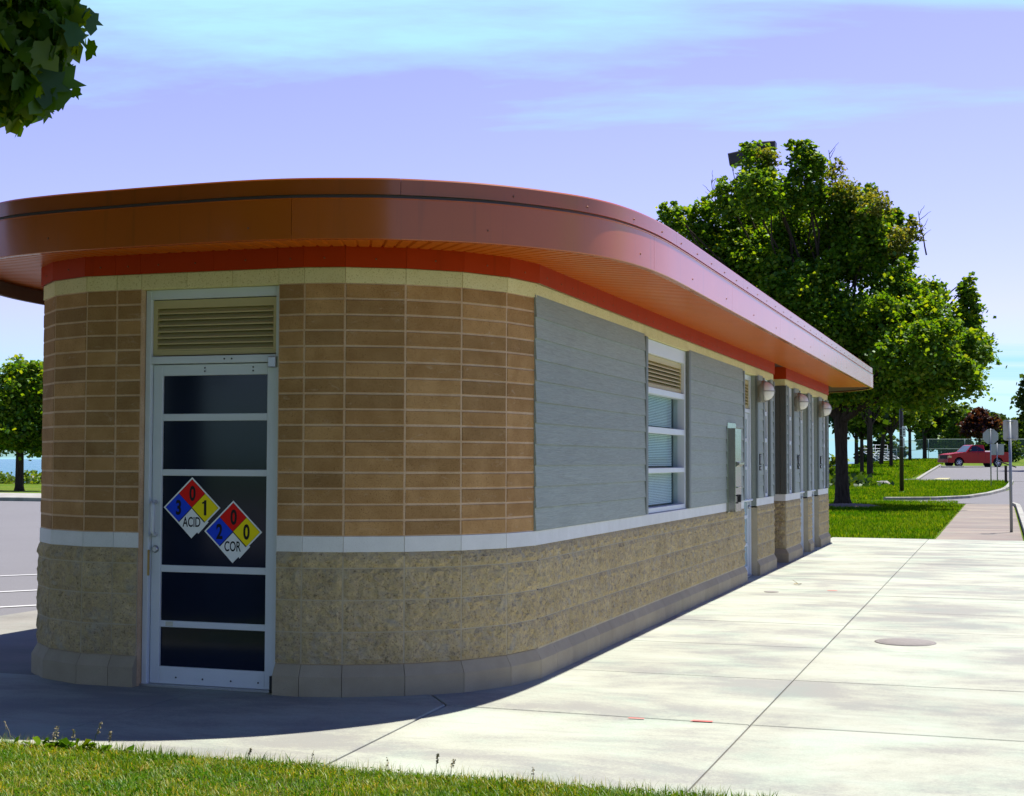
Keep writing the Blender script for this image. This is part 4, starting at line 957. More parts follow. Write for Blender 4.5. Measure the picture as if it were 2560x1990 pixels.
def lobe_points(x, y, z, rx, rz2, dens, rng=NPR, ry=None, clump=9, jit=None):
    ry = ry or rx * 1.0
    ncl = max(6, int(dens * (rx * ry + rx * rz2 * 2) * 4)); u = rng.normal(0, 1, (ncl, 3)); u /= np.linalg.norm(u, axis=1)[:, None]
    r = rng.uniform(0.25, 1.0, ncl)[:, None] ** 0.45; wob = 1 + 0.24 * np.sin(u[:, :1] * 7 + x) * np.cos(u[:, 1:2] * 6 + z)
    cc_ = u * r * wob * np.array([rx, ry, rz2]) + np.array([x, y, z])
    p = np.repeat(cc_, clump, 0); q = rng.normal(0, 1, p.shape) * np.array([0.15, 0.15, 0.05]) * (0.8 + 0.35 * min(1.6, rx)) * (jit or min(1.0, 0.25 + rx * 1.3)); q[:, 2] -= 1.6 * (q[:, 0] ** 2 + q[:, 1] ** 2); p += q
    return p
def limb(mb, a, b, r0, r1, wob=0.12, n=6, seed=0):
    r = random.Random(seed); a, b = Vector(a), Vector(b); pts = []
    for i in range(n + 1):
        t = i / n; p = a.lerp(b, t); L = (b - a).length
        p += Vector((r.uniform(-1, 1), r.uniform(-1, 1), 0.5 * math.sin(math.pi * t))) * wob * L * 0.25 * math.sin(math.pi * t); pts.append(p)
    mb.tube(pts, [r0 + (r1 - r0) * (i / n) for i in range(n + 1)], 7, False); return pts
def tree_thing(name, loc, label, cat='tree', group=None):
    return empty(name, loc, 0, label, cat, group)
# main maple
LOB = [(-8.0, 42.56, 10.13, 0.5, 0.56), (-7.17, 43.66, 10.27, 0.57, 0.82), (-6.1, 43.03, 10.8, 0.53, 0.74), (-7.1, 43.87, 9.25, 1.05, 0.9), (-5.95, 43.95, 8.92, 1.12, 1.12), (-4.95, 42.56, 11.96, 0.58, 0.7), (-4.73, 41.75, 10.79, 0.89, 0.89), (-5.67, 44.71, 10.41, 1.09, 1.06), (-3.41, 42.98, 12.13, 0.5, 0.66), (-3.45, 42.93, 11.07, 0.76, 0.96), (-4.04, 45.28, 10.42, 1.15, 1.15), (-2.36, 43.41, 10.6, 0.73, 0.73), (-1.71, 44.0, 10.31, 0.77, 0.82), (-5.02, 43.99, 9.03, 1.49, 1.2), (-3.2, 44.82, 8.92, 1.59, 1.28), (-1.61, 43.58, 8.9, 1.25, 1.25), (-0.85, 44.37, 9.33, 0.82, 1.04), (-4.75, 43.2, 8.38, 0.82, 0.75), (-4.02, 41.93, 7.12, 0.89, 0.86), (-0.08, 44.43, 8.74, 0.39, 1.12), (-0.28, 42.78, 7.36, 0.8, 0.87), (-0.68, 41.81, 6.26, 1.49, 1.02), (0.4, 44.82, 6.86, 0.93, 0.9), (0.87, 43.4, 7.18, 0.58, 0.58), (2.0, 44.29, 7.38, 0.3, 0.48), (1.85, 44.86, 6.47, 0.63, 0.93), (2.28, 44.27, 5.43, 0.59, 0.71), (1.39, 45.02, 5.37, 1.28, 1.13), (0.21, 43.12, 5.26, 1.6, 1.09), (-1.52, 44.58, 5.4, 1.42, 1.2), (1.76, 43.3, 4.29, 0.85, 0.66), (-0.94, 45.07, 4.28, 1.66, 0.68), (0.37, 44.86, 4.11, 1.28, 0.68), (-2.35, 42.05, 6.32, 1.36, 1.29), (-3.44, 42.19, 7.13, 1.29, 1.29), (-2.54, 42.48, 5.27, 1.3, 1.15), (-2.14, 45.18, 4.23, 1.37, 0.61)]
YOUNG = [(-2.58, 43.44, 11.36, 0.24, 0.44), (-2.34, 44.23, 11.81, 0.3, 0.42), (-0.88, 42.24, 10.32, 0.43, 0.57), (0.27, 43.83, 9.55, 0.27, 0.44), (-1.2, 43.0, 9.9, .5, .5), (-0.3, 43.4, 9.1, .45, .6), (-2.0, 43.0, 10.9, .5, .45), (-4.6, 42.3, 12.1, .4, .35)]
BACK = [(-5.6, 46.4, 7.4, 2.0, 1.7), (-3.2, 47.0, 6.6, 2.0, 1.8), (-0.8, 46.9, 7.0, 1.9, 1.7), (-3.6, 46.2, 9.4, 1.7, 1.4), (-5.4, 40.8, 6.0, 1.5, 1.2), (-6.8, 43.4, 7.2, 1.5, 1.3)]
for q_, (x, y, z, rx, rz2) in enumerate(LOB):
    if z < 7 and x > -3 and q_ % 2 == 0:
        k_ = 0.95; LOB[q_] = (3.08 + (x - 3.08) * k_, -8.48 + (y + 8.48) * k_, 1.5 + (z - 1.5) * k_, rx * k_, rz2 * k_)
lr = random.Random(8); SUB = []
for (x, y, z, rx, rz2) in LOB:
    for _ in range(3): a_ = lr.uniform(0, 6.28); SUB.append((x + rx * .75 * math.cos(a_), y + rx * .6 * math.sin(a_), z + rz2 * lr.uniform(.35, .95), rx * lr.uniform(.22, .36), rz2 * lr.uniform(.30, .5)))
LOB = [(x, y, z, rx * .93, rz2 * .95) for x, y, z, rx, rz2 in LOB] + SUB
T0 = Vector((-2.18, 43.5, -0.03))
t = tree_thing('maple_tree', T0, 'large green maple with dark trunk rising behind the building')
tr = MB()
tr.tube([(0, 0, 0), (-.01, 0, .25), (-.02, 0, 1.0), (-.04, 0.02, 2.0), (-.05, .03, 2.7), (-.08, .05, 3.3)], [.36, .27, .22, .21, .23, .24], 14)
tr.build('trunk', MT['bark'], t)
lm = MB(); fork = Vector((-.06, .04, 2.9)); k = 0
for (x, y, z, rx, rz2) in LOB + YOUNG:
    k += 1; tgt = Vector((x, y, z + rz2 * .4)) - T0
    if k > 37 and k % 4: continue
    mid = Vector((tgt.x * .45, tgt.y * .45, 2.9 + (tgt.z - 2.9) * .45 + .3))
    if k % 3 == 0 or rx < .5:
        limb(lm, fork, mid, .12, .07, .2, 5, k); limb(lm, mid, tgt, .06, .015, .2, 5, k + 90)
    else: limb(lm, fork + Vector((0, 0, .5)), tgt, .075, .015, .25, 7, k)
limb(lm, fork, Vector((1.2, .4, 5.2)), .17, .10, .12, 6, 3); limb(lm, fork, Vector((-.9, -.1, 5.2)), .17, .10, .12, 6, 4); limb(lm, fork, Vector((-2.2, .2, 5.6)), .13, .06, .12, 6, 5)
for bx, bz, n_ in ((-6.7, 11.6, 4), (-5.95, 12.0, 4), (-2.55, 12.4, 3), (.45, 10.1, 3), (-.9, 11.0, 3)):
    r_ = random.Random(int(bx * 100)); a = Vector((bx + .25, 43.4, bz - 1.5)) - T0; b = Vector((bx, 43.2, bz)) - T0; limb(lm, a, b, .028, .01, .1, 5, int(bx * 7))
    for q in range(n_ * 2):
        tt = r_.uniform(.35, 1); p = a.lerp(b, tt); limb(lm, p, p + Vector((r_.uniform(-.45, .45), r_.uniform(-.3, .3), r_.uniform(.15, .5))), .013, .005, .2, 4, q)
lm.build('branches', MT['bark'], t)
def crown(name, lobes, dens, size, material, parent, origin, clump=9, up=0.5, droop=.2):
    P = np.concatenate([lobe_points(*l, dens, clump=clump) for l in lobes]) - np.array(origin)
    v, f = leaves(P, size, up, droop); o = inst(name, np_mesh(name, v, f, material), parent); return o
crown('crown', LOB, 21, 0.135, MT['leaf'], t, T0, 13)
crown('crown', BACK, 6, 0.16, MT['leaf'], t, T0)
crown('new_growth', YOUNG, 30, 0.11, MT['leafyoung'], t, T0, 7)
# mulch at its foot
def blob_sheet(name, cx, cy, rx, ry, z, material, label, cat, n=26, seed=0, hgt=0.05):
    r = random.Random(seed); ring = [(cx + rx * math.cos(a) * r.uniform(.8, 1.1), cy + ry * math.sin(a) * r.uniform(.8, 1.1)) for a in [2 * math.pi * k / n for k in range(n)]]
    vs = [(x, y, z) for x, y in ring] + [(cx + (x - cx) * .55, cy + (y - cy) * .55, z + hgt * r.uniform(.6, 1)) for x, y in ring] + [(cx, cy, z + hgt)]
    fs = [(i, (i + 1) % n, n + (i + 1) % n, n + i) for i in range(n)] + [(n + i, n + (i + 1) % n, 2 * n) for i in range(n)]
    return MB().add(vs, fs, True).build(name, material)
o = blob_sheet('mulch_bed', -1.95, 42.6, 1.25, 1.2, -0.02, MT['mulch'], '', '', 30, 2, .10); tag(o, 'ring of pale wood mulch around the big maple trunk', kind='stuff')
# generic park tree
def park_tree(name, x, y, th, tr_r, lobes, dens, size, material, label, group=None, lean=0.0, fork=False, clump=8):
    z = H(x, y) + G0; t = tree_thing(name, (x, y, z), label, 'tree', group)
    mb = MB().tube([(0, 0, -.1), (0, 0, .2), (lean * .4, 0, th * .5), (lean, 0, th), (lean * 1.3, 0, th * 1.5)], [tr_r * 1.5, tr_r * 1.1, tr_r, tr_r * .95, tr_r * .5], 10); mb.build('trunk', MT['bark'], t)
    lm = MB()
    for k, l in enumerate(lobes): limb(lm, (lean, 0, th * .9), (l[0], l[1], l[2]), tr_r * .45, tr_r * .12, .2, 5, k)
    lm.build('branches', MT['bark'], t)
    P = np.concatenate([lobe_points(*l, dens, clump=clump) for l in lobes]); v, f = leaves(P, size); inst('crown', np_mesh('crown', v, f, material), t); return t
def auto_lobes(r, cx, cz, w, h, n, dy=1.0):
    out = []
    for k in range(n):
        a = r.uniform(0, 6.28); q = math.sqrt(r.random()); out.append((cx + w * q * math.cos(a) * .75, dy * w * r.uniform(-.5, .5), cz + h * q * math.sin(a) * .75, w * r.uniform(.30, .48), h * r.uniform(.28, .42)))
    return out
r0 = random.Random(21)
ROW = [(-6.45, 99.2, 2.6, .13, 2.6, 2.6, 5.2, 'leafdark', 'thin dark trunked tree first in the row right of the big maple'),
       (-5.47, 94.2, 3.6, .20, 2.6, 2.4, 6.2, 'leafbright', 'thick straight trunked tree second in the row right of the big maple'),
       (-7.87, 135.6, 3.0, .19, 3.6, 2.6, 6.0, 'leafbright', 'third tree in the row with a leaning trunk'),
       (-6.25, 125.6, 3.0, .15, 3.4, 2.5, 5.7, 'leafbright', 'fourth tree in the row, slim trunk left of the lamp post'),
       (-6.45, 157.2, 3.4, .17, 3.8, 3.0, 6.6, 'leafbright', 'fifth tree in the row just right of the lamp post'),
       (-5.66, 173.3, 3.4, .24, 4.4, 3.4, 6.8, 'leafdark', 'forked tree in front of the chain link fence')]
for x, y, th, tr_r, w, h, cz, mm, lb in ROW:
    park_tree('park_tree', x, y, th, tr_r, auto_lobes(r0, 0, cz, w, h, 11), 4.2, 0.42, MT[mm], lb, 'row of trees on the rise', 0.25 if 'leaning' in lb else 0.0)
park_tree('park_tree', -11.5, 150, 3.0, .2, auto_lobes(r0, 0, 6.2, 4.2, 3.2, 11), 3.5, 0.45, MT['leafdark'], 'tree on the rise partly hidden behind the big maple', 'row of trees on the rise')
park_tree('purple_plum_tree', 0.6, 166, 2.6, .13, [(0, 0, 4.3, 1.4, 1.2), (-1.1, .3, 3.9, 1.0, .9), (1.1, 0, 3.9, 1.1, .9), (.1, .5, 5.1, 1.1, .9), (1.8, 0, 4.3, .8, .7), (-.2, -.6, 3.2, 1.3, .6), (-.6, .2, 5.0, .7, .7)], 5.5, 0.34, MT['leafpurple'], 'dark purple leaved tree behind the red pickup', None, .1)
FAR = [(-14, 215, 9, 5, 'leafdark'), (-6, 226, 9.5, 5.5, 'leafbright'), (-2.5, 214, 8.5, 5, 'leafbright'), (2.0, 228, 9.5, 5.2, 'leafdark'), (5.5, 216, 6.4, 4.6, 'leafbright'), (9.5, 224, 6.6, 4.8, 'leafdark'), (13, 212, 7.2, 5, 'leafdark'), (18, 220, 8, 5.5, 'leafbright')]
FL = ['far tree at the left end of the fence', 'tall pale far tree behind the fence left of the purple tree', 'light green far tree just left of the purple tree', 'dark far tree behind the purple tree', 'low light green tree right of the purple tree', 'low dark tree behind the stop sign', 'dark tree behind the right end of the fence', 'far light tree at the right edge beyond the fence']
for (x, y, hh, w, mm), lb in zip(FAR, FL):
    park_tree('far_tree', x, y, 2.5, .22, auto_lobes(r0, 0, hh * .56, w * .75, hh * .42, 12), 2.2, 0.62, MT[mm], lb, 'trees beyond the fence')
park_tree('park_tree', 6.6, 112, 3.0, .22, [(0, 0, 7.2, 1.9, 1.5), (-.9, 0, 5.6, 1.6, 1.3), (.8, .3, 5.6, 2.0, 1.5), (-1.35, .2, 6.4, .8, .8), (.2, 0, 8.6, 1.3, 1.0), (-.6, .4, 4.3, 1.3, .8)], 6, 0.30, MT['leafdark'], 'leafy tree leaning in at the right edge of the photo')
park_tree('evergreen_shrub', 2.6, 150, 1.0, .2, [(0, 0, 1.5, 1.7, 1.3), (1.2, 0, 1.2, 1.4, 1.1), (-1.2, 0, 1.2, 1.3, 1.0), (.3, .2, 2.3, 1.1, .8)], 6, 0.30, MT['leafdark'], 'dark rounded shrub behind the pickup bed')
# tree by the lake on the left
park_tree('lakeside_tree', -42.3, 51.6, 2.1, .20, [(-.1, 0, 4.4, 1.6, 1.5), (-1.0, .2, 3.6, 1.4, 1.2), (.9, 0, 3.7, 1.4, 1.2), (.1, .2, 5.6, 1.2, .8), (-1.3, 0, 4.9, 1.1, 1.0), (1.2, .1, 4.9, 1.1, 1.0), (0, -.5, 3.0, 1.7, .7), (-1.9, .3, 2.8, .9, .8), (1.9, 0, 3.0, .9, .9), (-1.1, -.2, 2.4, 1.0, .5), (1.0, .1, 2.35, 1.0, .5), (-.5, .3, 6.1, .6, .5), (.9, 0, 5.9, .55, .5), (-1.7, .1, 4.0, .8, .9), (1.8, .2, 4.1, .7, .9)], 13, 0.2, MT['leaf'], 'round crowned tree by the lake left of the building')
# overhanging near maple at top left: trunk stands left of the frame
OM = Vector((-4.7, -4.1, -.03))
t = tree_thing('overhanging_maple', OM, 'near maple whose leafy branch hangs into the top left corner')
MB().tube([(0, 0, 0), (.05, 0, .3), (.1, .1, 2.0), (.2, .2, 3.4), (.3, .2, 5.2)], [.34, .25, .21, .18, .13], 12).build('trunk', MT['bark'], t)
NL = [(-1.68, -2.25, 3.82, .18, .15), (-1.75, -2.27, 3.66, .17, .16), (-1.61, -2.22, 3.66, .11, .13), (-1.50, -2.19, 3.80, .09, .10), (-1.66, -2.23, 3.50, .11, .13), (-1.76, -2.26, 3.44, .11, .11), (-1.88, -2.3, 3.55, .26, .26), (-1.79, -2.26, 3.36, .07, .06),
      (-2.3, -2.5, 3.9, .5, .45), (-2.0, -2.4, 4.3, .5, .4), (-2.9, -2.9, 4.4, .8, .7), (-3.6, -3.3, 5.0, 1.2, 1.0), (-4.6, -4.0, 6.2, 1.7, 1.4), (-5.6, -4.8, 5.4, 1.6, 1.2), (-4.2, -5.2, 5.0, 1.4, 1.0), (-5.6, -3.2, 5.2, 1.4, 1.1)]
lm = MB()
for k, l in enumerate(NL): limb(lm, (.2, .2, 3.6 if k < 9 else 4.0), (l[0] - OM.x, l[1] - OM.y, l[2] + .05), .045, .006, .15, 6, k)
lm.build('branches', MT['bark'], t)
P = np.concatenate([lobe_points(*l, 170 if l[3] < .2 else (34 if l[3] < .6 else 7), clump=5, jit=.55 if l[3] < .6 else None) for l in NL]) - np.array(OM)
v, f = leaves(P, 0.098, 0.0, 1.1, 'maple'); inst('crown', np_mesh('crown', v, f, MT['leafnear']), t)

SHADE_LOBES = [(-4.5, -4.5, 7.2, 2.2, 1.8), (-2.2, -4.2, 6.8, 2.0, 1.4), (-6.5, -4, 6.8, 2.2, 1.6), (-4.2, -2.2, 6.8, 1.9, 1.4), (-4.6, -6.8, 6.6, 2.2, 1.5), (-1.0, -5.6, 6.6, 1.7, 1.2), (-2.5, -7, 6.3, 1.8, 1.2), (-7, -6.4, 6.2, 1.8, 1.3), (-4.4, -4.6, 9.2, 2.0, 1.4), (-2.0, -1.9, 6.6, 1.4, 1.0), (-6, -2.2, 6.0, 1.6, 1.2), (-.2, -3.4, 6.9, 1.4, 1.0), (-5.7, -2.6, 4.4, 1.2, .9), (-6.5, -4.5, 4.4, 1.5, 1.1), (-4, -5.7, 4.4, 1.4, 1.0), (1.2, -5.6, 6.9, 1.7, 1.1), (.4, -7.8, 6.6, 1.9, 1.2), (-2, -9, 6.4, 2.0, 1.3), (-5, -9, 6.0, 2.0, 1.3), (2.6, -7.6, 6.9, 1.6, 1.0), (-7.5, -8.5, 5.6, 1.8, 1.3), (-6.6, -6.3, 4.0, 1.5, 1.1), (-7.6, -3.2, 4.6, 1.5, 1.2), (-.6, -1.6, 6.6, 1.1, .8), (-3.4, -8.2, 4.6, 1.5, 1.0), (-6.2, -1.2, 4.8, 1.2, 1.0), (-1.5, -10.6, 4.7, 2.0, 1.3), (1.0, -11.2, 4.7, 2.0, 1.3), (-4.2, -11, 4.4, 2.0, 1.3), (3.4, -11.4, 5.0, 1.9, 1.2)]  # unseen upper crown, spread wide to block sky light from the front wall
lm = MB()
for k, l in enumerate(SHADE_LOBES): limb(lm, (.2, .2, 4.2), (l[0] - OM.x, l[1] - OM.y, l[2] + .05), .08, .012, .15, 6, k + 40)
lm.build('branches', MT['bark'], t)
crown('crown', SHADE_LOBES, 4.4, 0.26, MT['leafnear'], t, OM, 9)

# ------------------------------------------------------------------ lawn grass (uncountable)
def blades(n, xf, yf, h, w, bend, material, name, label, rng=NPR, zf=None, seg=2):
    x = xf; y = yf; n = len(x); a = rng.uniform(0, 2 * math.pi, n); hh = h * rng.uniform(.45, 1.35, n); ww = w * rng.uniform(.7, 1.3, n); bd = bend * rng.uniform(0, 1.6, n) * hh
    dx_, dy_ = np.cos(a), np.sin(a); px, py = -dy_, dx_; z = zf if zf is not None else np.zeros(n)
    V = []
    b0 = np.stack([x - px * ww, y - py * ww, z], 1); b1 = np.stack([x + px * ww, y + py * ww, z], 1)
    m0 = np.stack([x + dx_ * bd * .35 - px * ww * .7, y + dy_ * bd * .35 - py * ww * .7, z + hh * .6], 1); m1 = np.stack([x + dx_ * bd * .35 + px * ww * .7, y + dy_ * bd * .35 + py * ww * .7, z + hh * .6], 1)
    tp = np.stack([x + dx_ * bd, y + dy_ * bd, z + hh], 1)
    V = np.stack([b0, b1, m0, m1, tp], 1).reshape(-1, 3); i = np.arange(n)[:, None] * 5
    Fc = np.concatenate([i + np.array([[0, 1, 3]]), i + np.array([[0, 3, 2]]), i + np.array([[2, 3, 4]])], 1).reshape(-1, 3)
    o = inst(name, np_mesh(name, V, Fc, material)); return tag(o, label, 'grass', kind='stuff')
lawn = MB().add([(-6.1, -6.5, -.006), (9, -6.5, -.006), (9, -1.935, -.006), (-6.1, -1.935, -.006)], [(0, 1, 2, 3)]).build('lawn', MT['soil']); tag(lawn, 'foreground lawn strip beside the pavement', kind='structure')
n = 95000; x = NPR.uniform(-3.4, 2.3, n); yb_ = NPR.uniform(0, 1, n) ** 1.15 * 1.45; y = -1.955 - yb_ - 0.02 * np.sin(x * 5) - .012 * np.sin(x * 17)
keep = (np.sin(x * 3.1 + y * 2) * np.cos(y * 4 - x) + NPR.uniform(-1, 1, n)) > -1.1
blades(0, x[keep], y[keep], 0.031, 0.0022, 1.0, MT['grass'], 'grass', 'short sunlit foreground grass mixed green and straw')
n = 9000; x = NPR.uniform(-3.2, 2.2, n); y = -1.96 - NPR.uniform(0, 1, n) ** 1.6 * 1.3; kk = (np.sin(x * 4.3) * np.cos(y * 5 + x * 2)) > .15
blades(0, x[kk], y[kk], 0.052, 0.0026, 0.8, MT['grassgreen'], 'grass', 'longer green tufts in the foreground grass')
n = 1500; x = NPR.uniform(-2.8, 1.9, n); y = -1.945 - np.abs(NPR.normal(0, .02, n)) + .008
blades(0, x, y, 0.055, 0.0012, 0.6, MT['grass'], 'grass', 'wispy blades along the pavement edge')
# clover like low leaves
n = 16000; x = NPR.uniform(-3.2, 2.2, n); y = -1.94 - NPR.uniform(0, 1.4, n); v, f = leaves(np.stack([x, y, NPR.uniform(.004, .03, n)], 1), 0.016, 1.2, 0)
o = inst('clover', np_mesh('clover', v, f, MT['grassgreen'])); tag(o, 'low clover leaves among the foreground grass', 'clover', kind='stuff')
n = 60000; x = NPR.uniform(-7.5, 1.78, n); y = 21.4 + NPR.uniform(0, 1, n) ** 1.2 * 29; kk = ~((x > 1.5) & (y > 46)) & (((x + 1.95) / 1.2) ** 2 + ((y - 42.6) / 1.2) ** 2 > 1)
z = np.full(n, G0); blades(0, x[kk], y[kk], 0.085, 0.011, 0.8, MT['grassgreen'], 'grass', 'mown lawn grass under the big maple', zf=z[kk])
n = 42000; x = NPR.uniform(-9, 3.4, n); y = 52 + NPR.uniform(0, 1, n) * 29; kk = (x < np.interp(y, [52, 53, 55.3, 59.3, 66, 81], [-.4, .7, 1.7, 2.5, 3.3, 3.55]))
z = np.array([H(a, b) + G0 for a, b in zip(x, y)]); blades(0, x[kk], y[kk], 0.13, 0.018, 0.8, MT['grassgreen'], 'grass', 'rough grass on the island beyond the road', zf=z[kk])
n = 40000; x = NPR.uniform(-22, -2.3, n); y = 81 + NPR.uniform(0, 1, n) ** 1.2 * 90; z = np.array([H(a, b) + G0 for a, b in zip(x, y)])
blades(0, x, y, 0.16, 0.035, 0.8, MT['grassgreen'], 'grass', 'grass on the far rise under the row of trees', zf=z)
# seed stalks at the lawn edge
for k, (sx, hh, ln, sd) in enumerate([(-1.86, .13, -.06, 0), (-1.60, .10, .01, 1), (-1.56, .13, .0, 1), (-1.50, .11, .015, 1), (-1.36, .16, .05, 2), (-1.25, .12, .01, 2), (-.48, .08, .02, 2), (-.12, .10, .012, 0), (.30, .09, -.01, 0), (.52, .12, .015, 2), (.60, .10, .02, 1), (1.02, .10, 0, 0)]):
    s = empty('seed_stalk', (sx, -1.955 - .02 * (k % 3), -.006), 0, ['leaning thin grass stalk at the far left of the lawn edge', 'short feathery weed stalk in the left clump', 'tallest feathery weed stalk in the left clump', 'open branched weed stalk right of the left clump', 'thick brown seed head leaning right over the shadow', 'single slim stalk right of the brown seed head', 'short stalk in front of the lit pavement strip', 'upright stalk near the slab joint', 'thin stalk just right of the slab joint', 'tall slim stalk on the right of the lawn edge', 'feathery stalk beside the tall slim one', 'rightmost thin stalk at the lawn edge'][k], 'weed', 'seed stalks at the lawn edge')
    MB().tube([(0, 0, 0), (ln * .4, 0, hh * .6), (ln, .005, hh)], [.0016, .0013, .0009], 5).build('stalk', MT['grassgreen'] if sd else MT['straw'], s)
    r = random.Random(k); n = 40 if sd else 14; P = np.array([[ln * t_ + r.uniform(-.008, .008) * (1.2 if sd == 1 else .6), r.uniform(-.006, .006), hh * t_ + r.uniform(-.004, .004)] for t_ in [r.uniform(.62, 1.03) for _ in range(n)]])
    v, f = leaves(P, .008 if sd != 2 else .010, .2, 0); inst('seed_head', np_mesh('seed_head', v, f, MT['straw']), s)
# broad weed leaves
n = 60; P = np.stack([NPR.normal(-1.5, .16, n), -1.97 - np.abs(NPR.normal(0, .03, n)), NPR.uniform(.01, .05, n)], 1); v, f = leaves(P, .05, .6, .2, 'kite')
o = inst('broadleaf_weed', np_mesh('broadleaf_weed', v, f, MT['grassgreen'])); tag(o, 'low broad leaved weeds at the left of the lawn edge', 'weed', kind='stuff')
n = 900; P = np.stack([NPR.normal(-5.3, .9, n), 70 + NPR.normal(0, 1.6, n), np.zeros(n)], 1); P[:, 2] = [H(a, b) + abs(NPR.normal(0, .22)) for a, b, _ in P]; v, f = leaves(P, .32, 0, .1)
o = inst('tall_weeds', np_mesh('tall_weeds', v, f, MT['leafdark'])); tag(o, 'patch of taller dark weeds left of the rocks', 'weeds', kind='stuff')
# rocks
rk = random.Random(4)
def rock(x, y, sx, sy, sz, label, group):
    bm = bmesh.new(); bmesh.ops.create_icosphere(bm, subdivisions=2, radius=1)
    for v_ in bm.verts:
        q = noise.noise(v_.co * 1.7 + Vector((x * 7, y * 3, 0))); v_.co *= 1 + .35 * q; v_.co.x *= sx; v_.co.y *= sy; v_.co.z *= sz
    me = bpy.data.meshes.new('rock'); bm.to_mesh(me); bm.free(); me.materials.append(MT['rock']); o = inst('rock', me, None, (x, y, H(x, y) + G0 + sz * .3), rk.uniform(0, 6)); return tag(o, label, 'rock', group)
RL = ['largest pale rock in the lawn patch', 'left end rock of the lawn patch', 'flat rock at the front of the lawn patch', 'right end rock of the lawn patch, set apart', 'small rock at the back of the lawn patch', 'rock in the middle of the lawn patch']
for (x, y, a, b_, c_), lb in zip([(-3.9, 71.4, .5, .7, .14), (-4.6, 71.0, .35, .5, .12), (-3.6, 70.3, .5, .6, .09), (-2.9, 72.8, .3, .5, .2), (-3.2, 73.4, .3, .4, .15), (-4.2, 72.4, .4, .5, .13)], RL): rock(x, y, a, b_, c_, lb, 'pale rocks in the lawn')
for k in range(26):
    x = -62 + k * 1.5 + rk.uniform(-.5, .5); s_ = rk.uniform(.35, .8); rock(x, 70.6 + rk.uniform(-.8, .8), s_, s_ * .8, s_ * .55, 'grey boulder in the row along the lake shore', 'boulders along the lake shore')
P = np.concatenate([lobe_points(-60 + k * 1.3, 67.2 + (k % 3) * .4, .35, .9, .42 + .12 * (k % 2), 5, clump=7) for k in range(30)]); v, f = leaves(P, .2)
o = inst('shore_bushes', np_mesh('shore_bushes', v, f, MT['leafbright'])); tag(o, 'low yellow green bushes along the lake shore', 'bushes', kind='stuff')
P = np.concatenate([lobe_points(-8.0 + .6 * k, 76 + k * .3, .9, .8, .75, 6, clump=7) for k in range(4)]); P[:, 2] += H(-7, 76); v, f = leaves(P, .24)
s = empty('bush', (-7, 76, H(-7, 76)), 0, 'light green bush peeking out between building and maple trunk', 'bush'); o = inst('foliage', np_mesh('foliage', v - np.array((-7, 76, H(-7, 76))), f, MT['leafbright']), s); MB().tube([(0, 0, 0), (0, 0, .8)], .05, 6).build('stem', MT['bark'], s)

# ------------------------------------------------------------------ street furniture
def on(x, y): return H(x, y) + G0
s = empty('lamp_post', (-1.29, 61, on(-1.29, 61)), 0, 'tall dark lamp post with two small white signs in the lawn', 'lamp post')
MB().tube([(0, 0, 0), (0, 0, 3.0), (0, 0, 8.6)], [.10, .088, .07], 12).build('pole', MT['poledark'], s); MB().lathe([(.16, 0), (.16, .05), (.12, .08)], 16).build('base_plate', MT['poledark'], s)
MB().bevbox(-.62, -.05, -.2, .2, 8.5, 8.68, .02).build('lamp_head', MT['poledark'], s)
MB().bevbox(.04, .20, -.10, -.085, 2.58, 3.06, .004).build('sign_plate', MT['signwhite'], s); MB().bevbox(.075, .15, -.10, -.085, 2.10, 2.52, .004).build('sign_plate', MT['signwhite'], s)
for z_, hh in ((2.92, .07), (2.80, .06), (2.69, .05)): MB().box(.075, .165, -.104, -.100, z_ - hh / 2, z_ + hh / 2).build('printed_line', MT['trim'], s)
for z_ in (2.98, 2.64, 2.48, 2.13): MB().lathe([(.097, z_ - .01), (.097, z_ + .01)], 12).build('strap', MT['metal'], s)
# tall shoebox light whose pole hides behind the maple
s = empty('area_light', (-7.3, 60, on(-7.3, 60)), 0, 'black shoebox area light standing above the maple crown', 'lamp post')
MB().tube([(0, 0, 0), (0, 0, 16.0)], [.14, .09], 10).build('pole', MT['poledark'], s)
MB().bevbox(-1.72, -.25, -.35, .35, -.29, .29, .05).build('lamp_head', MT['poledark'], s, (0, 0, 15.95)); 
MB().bevbox(-.55, .45, -.30, .30, -.16, .16, .04).build('lamp_head', MT['poledark'], s, (0, .2, 16.32)); MB().tube([(0, 0, 15.9), (-.4, 0, 15.95)], .06, 8).build('arm', MT['poledark'], s)
s.children[1].rotation_euler = (0, rad(-9), 0)
def plate_poly(pts, y0, y1):
    n = len(pts); return MB().add([(x, y0, z) for x, z in pts] + [(x, y1, z) for x, z in pts], [tuple(range(n)), tuple(range(2 * n - 1, n - 1, -1))] + [((i + 1) % n, i, n + i, n + (i + 1) % n) for i in range(n)])
def rrect(w, h, r, cx, cz):
    out = []
    for sx, sz, a0 in ((1, -1, -90), (1, 1, 0), (-1, 1, 90), (-1, -1, 180)):
        for k in range(4): a = rad(a0 + k * 30); out.append((cx + sx * (w / 2 - r) + r * math.cos(a), cz + sz * (h / 2 - r) + r * math.sin(a)))
    return out
s = empty('road_sign', (3.26, 24.94, 0), 0, 'nearest sign post at the sidewalk edge, blank sign back rounded rectangle', 'sign')
MB().tube([(0, 0, -.05), (-.01, 0, 2.42)], [.033, .033], 10).build('post', MT['galv'], s); plate_poly(rrect(.31, .445, .045, 0.005, 2.20), .036, .04).build('sign_plate', MT['signback'], s)
for z_ in (2.385, 2.02): MB().box(-.07, .075, -.036, .036, z_ - .008, z_ + .008).build('bracket', MT['galv'], s)
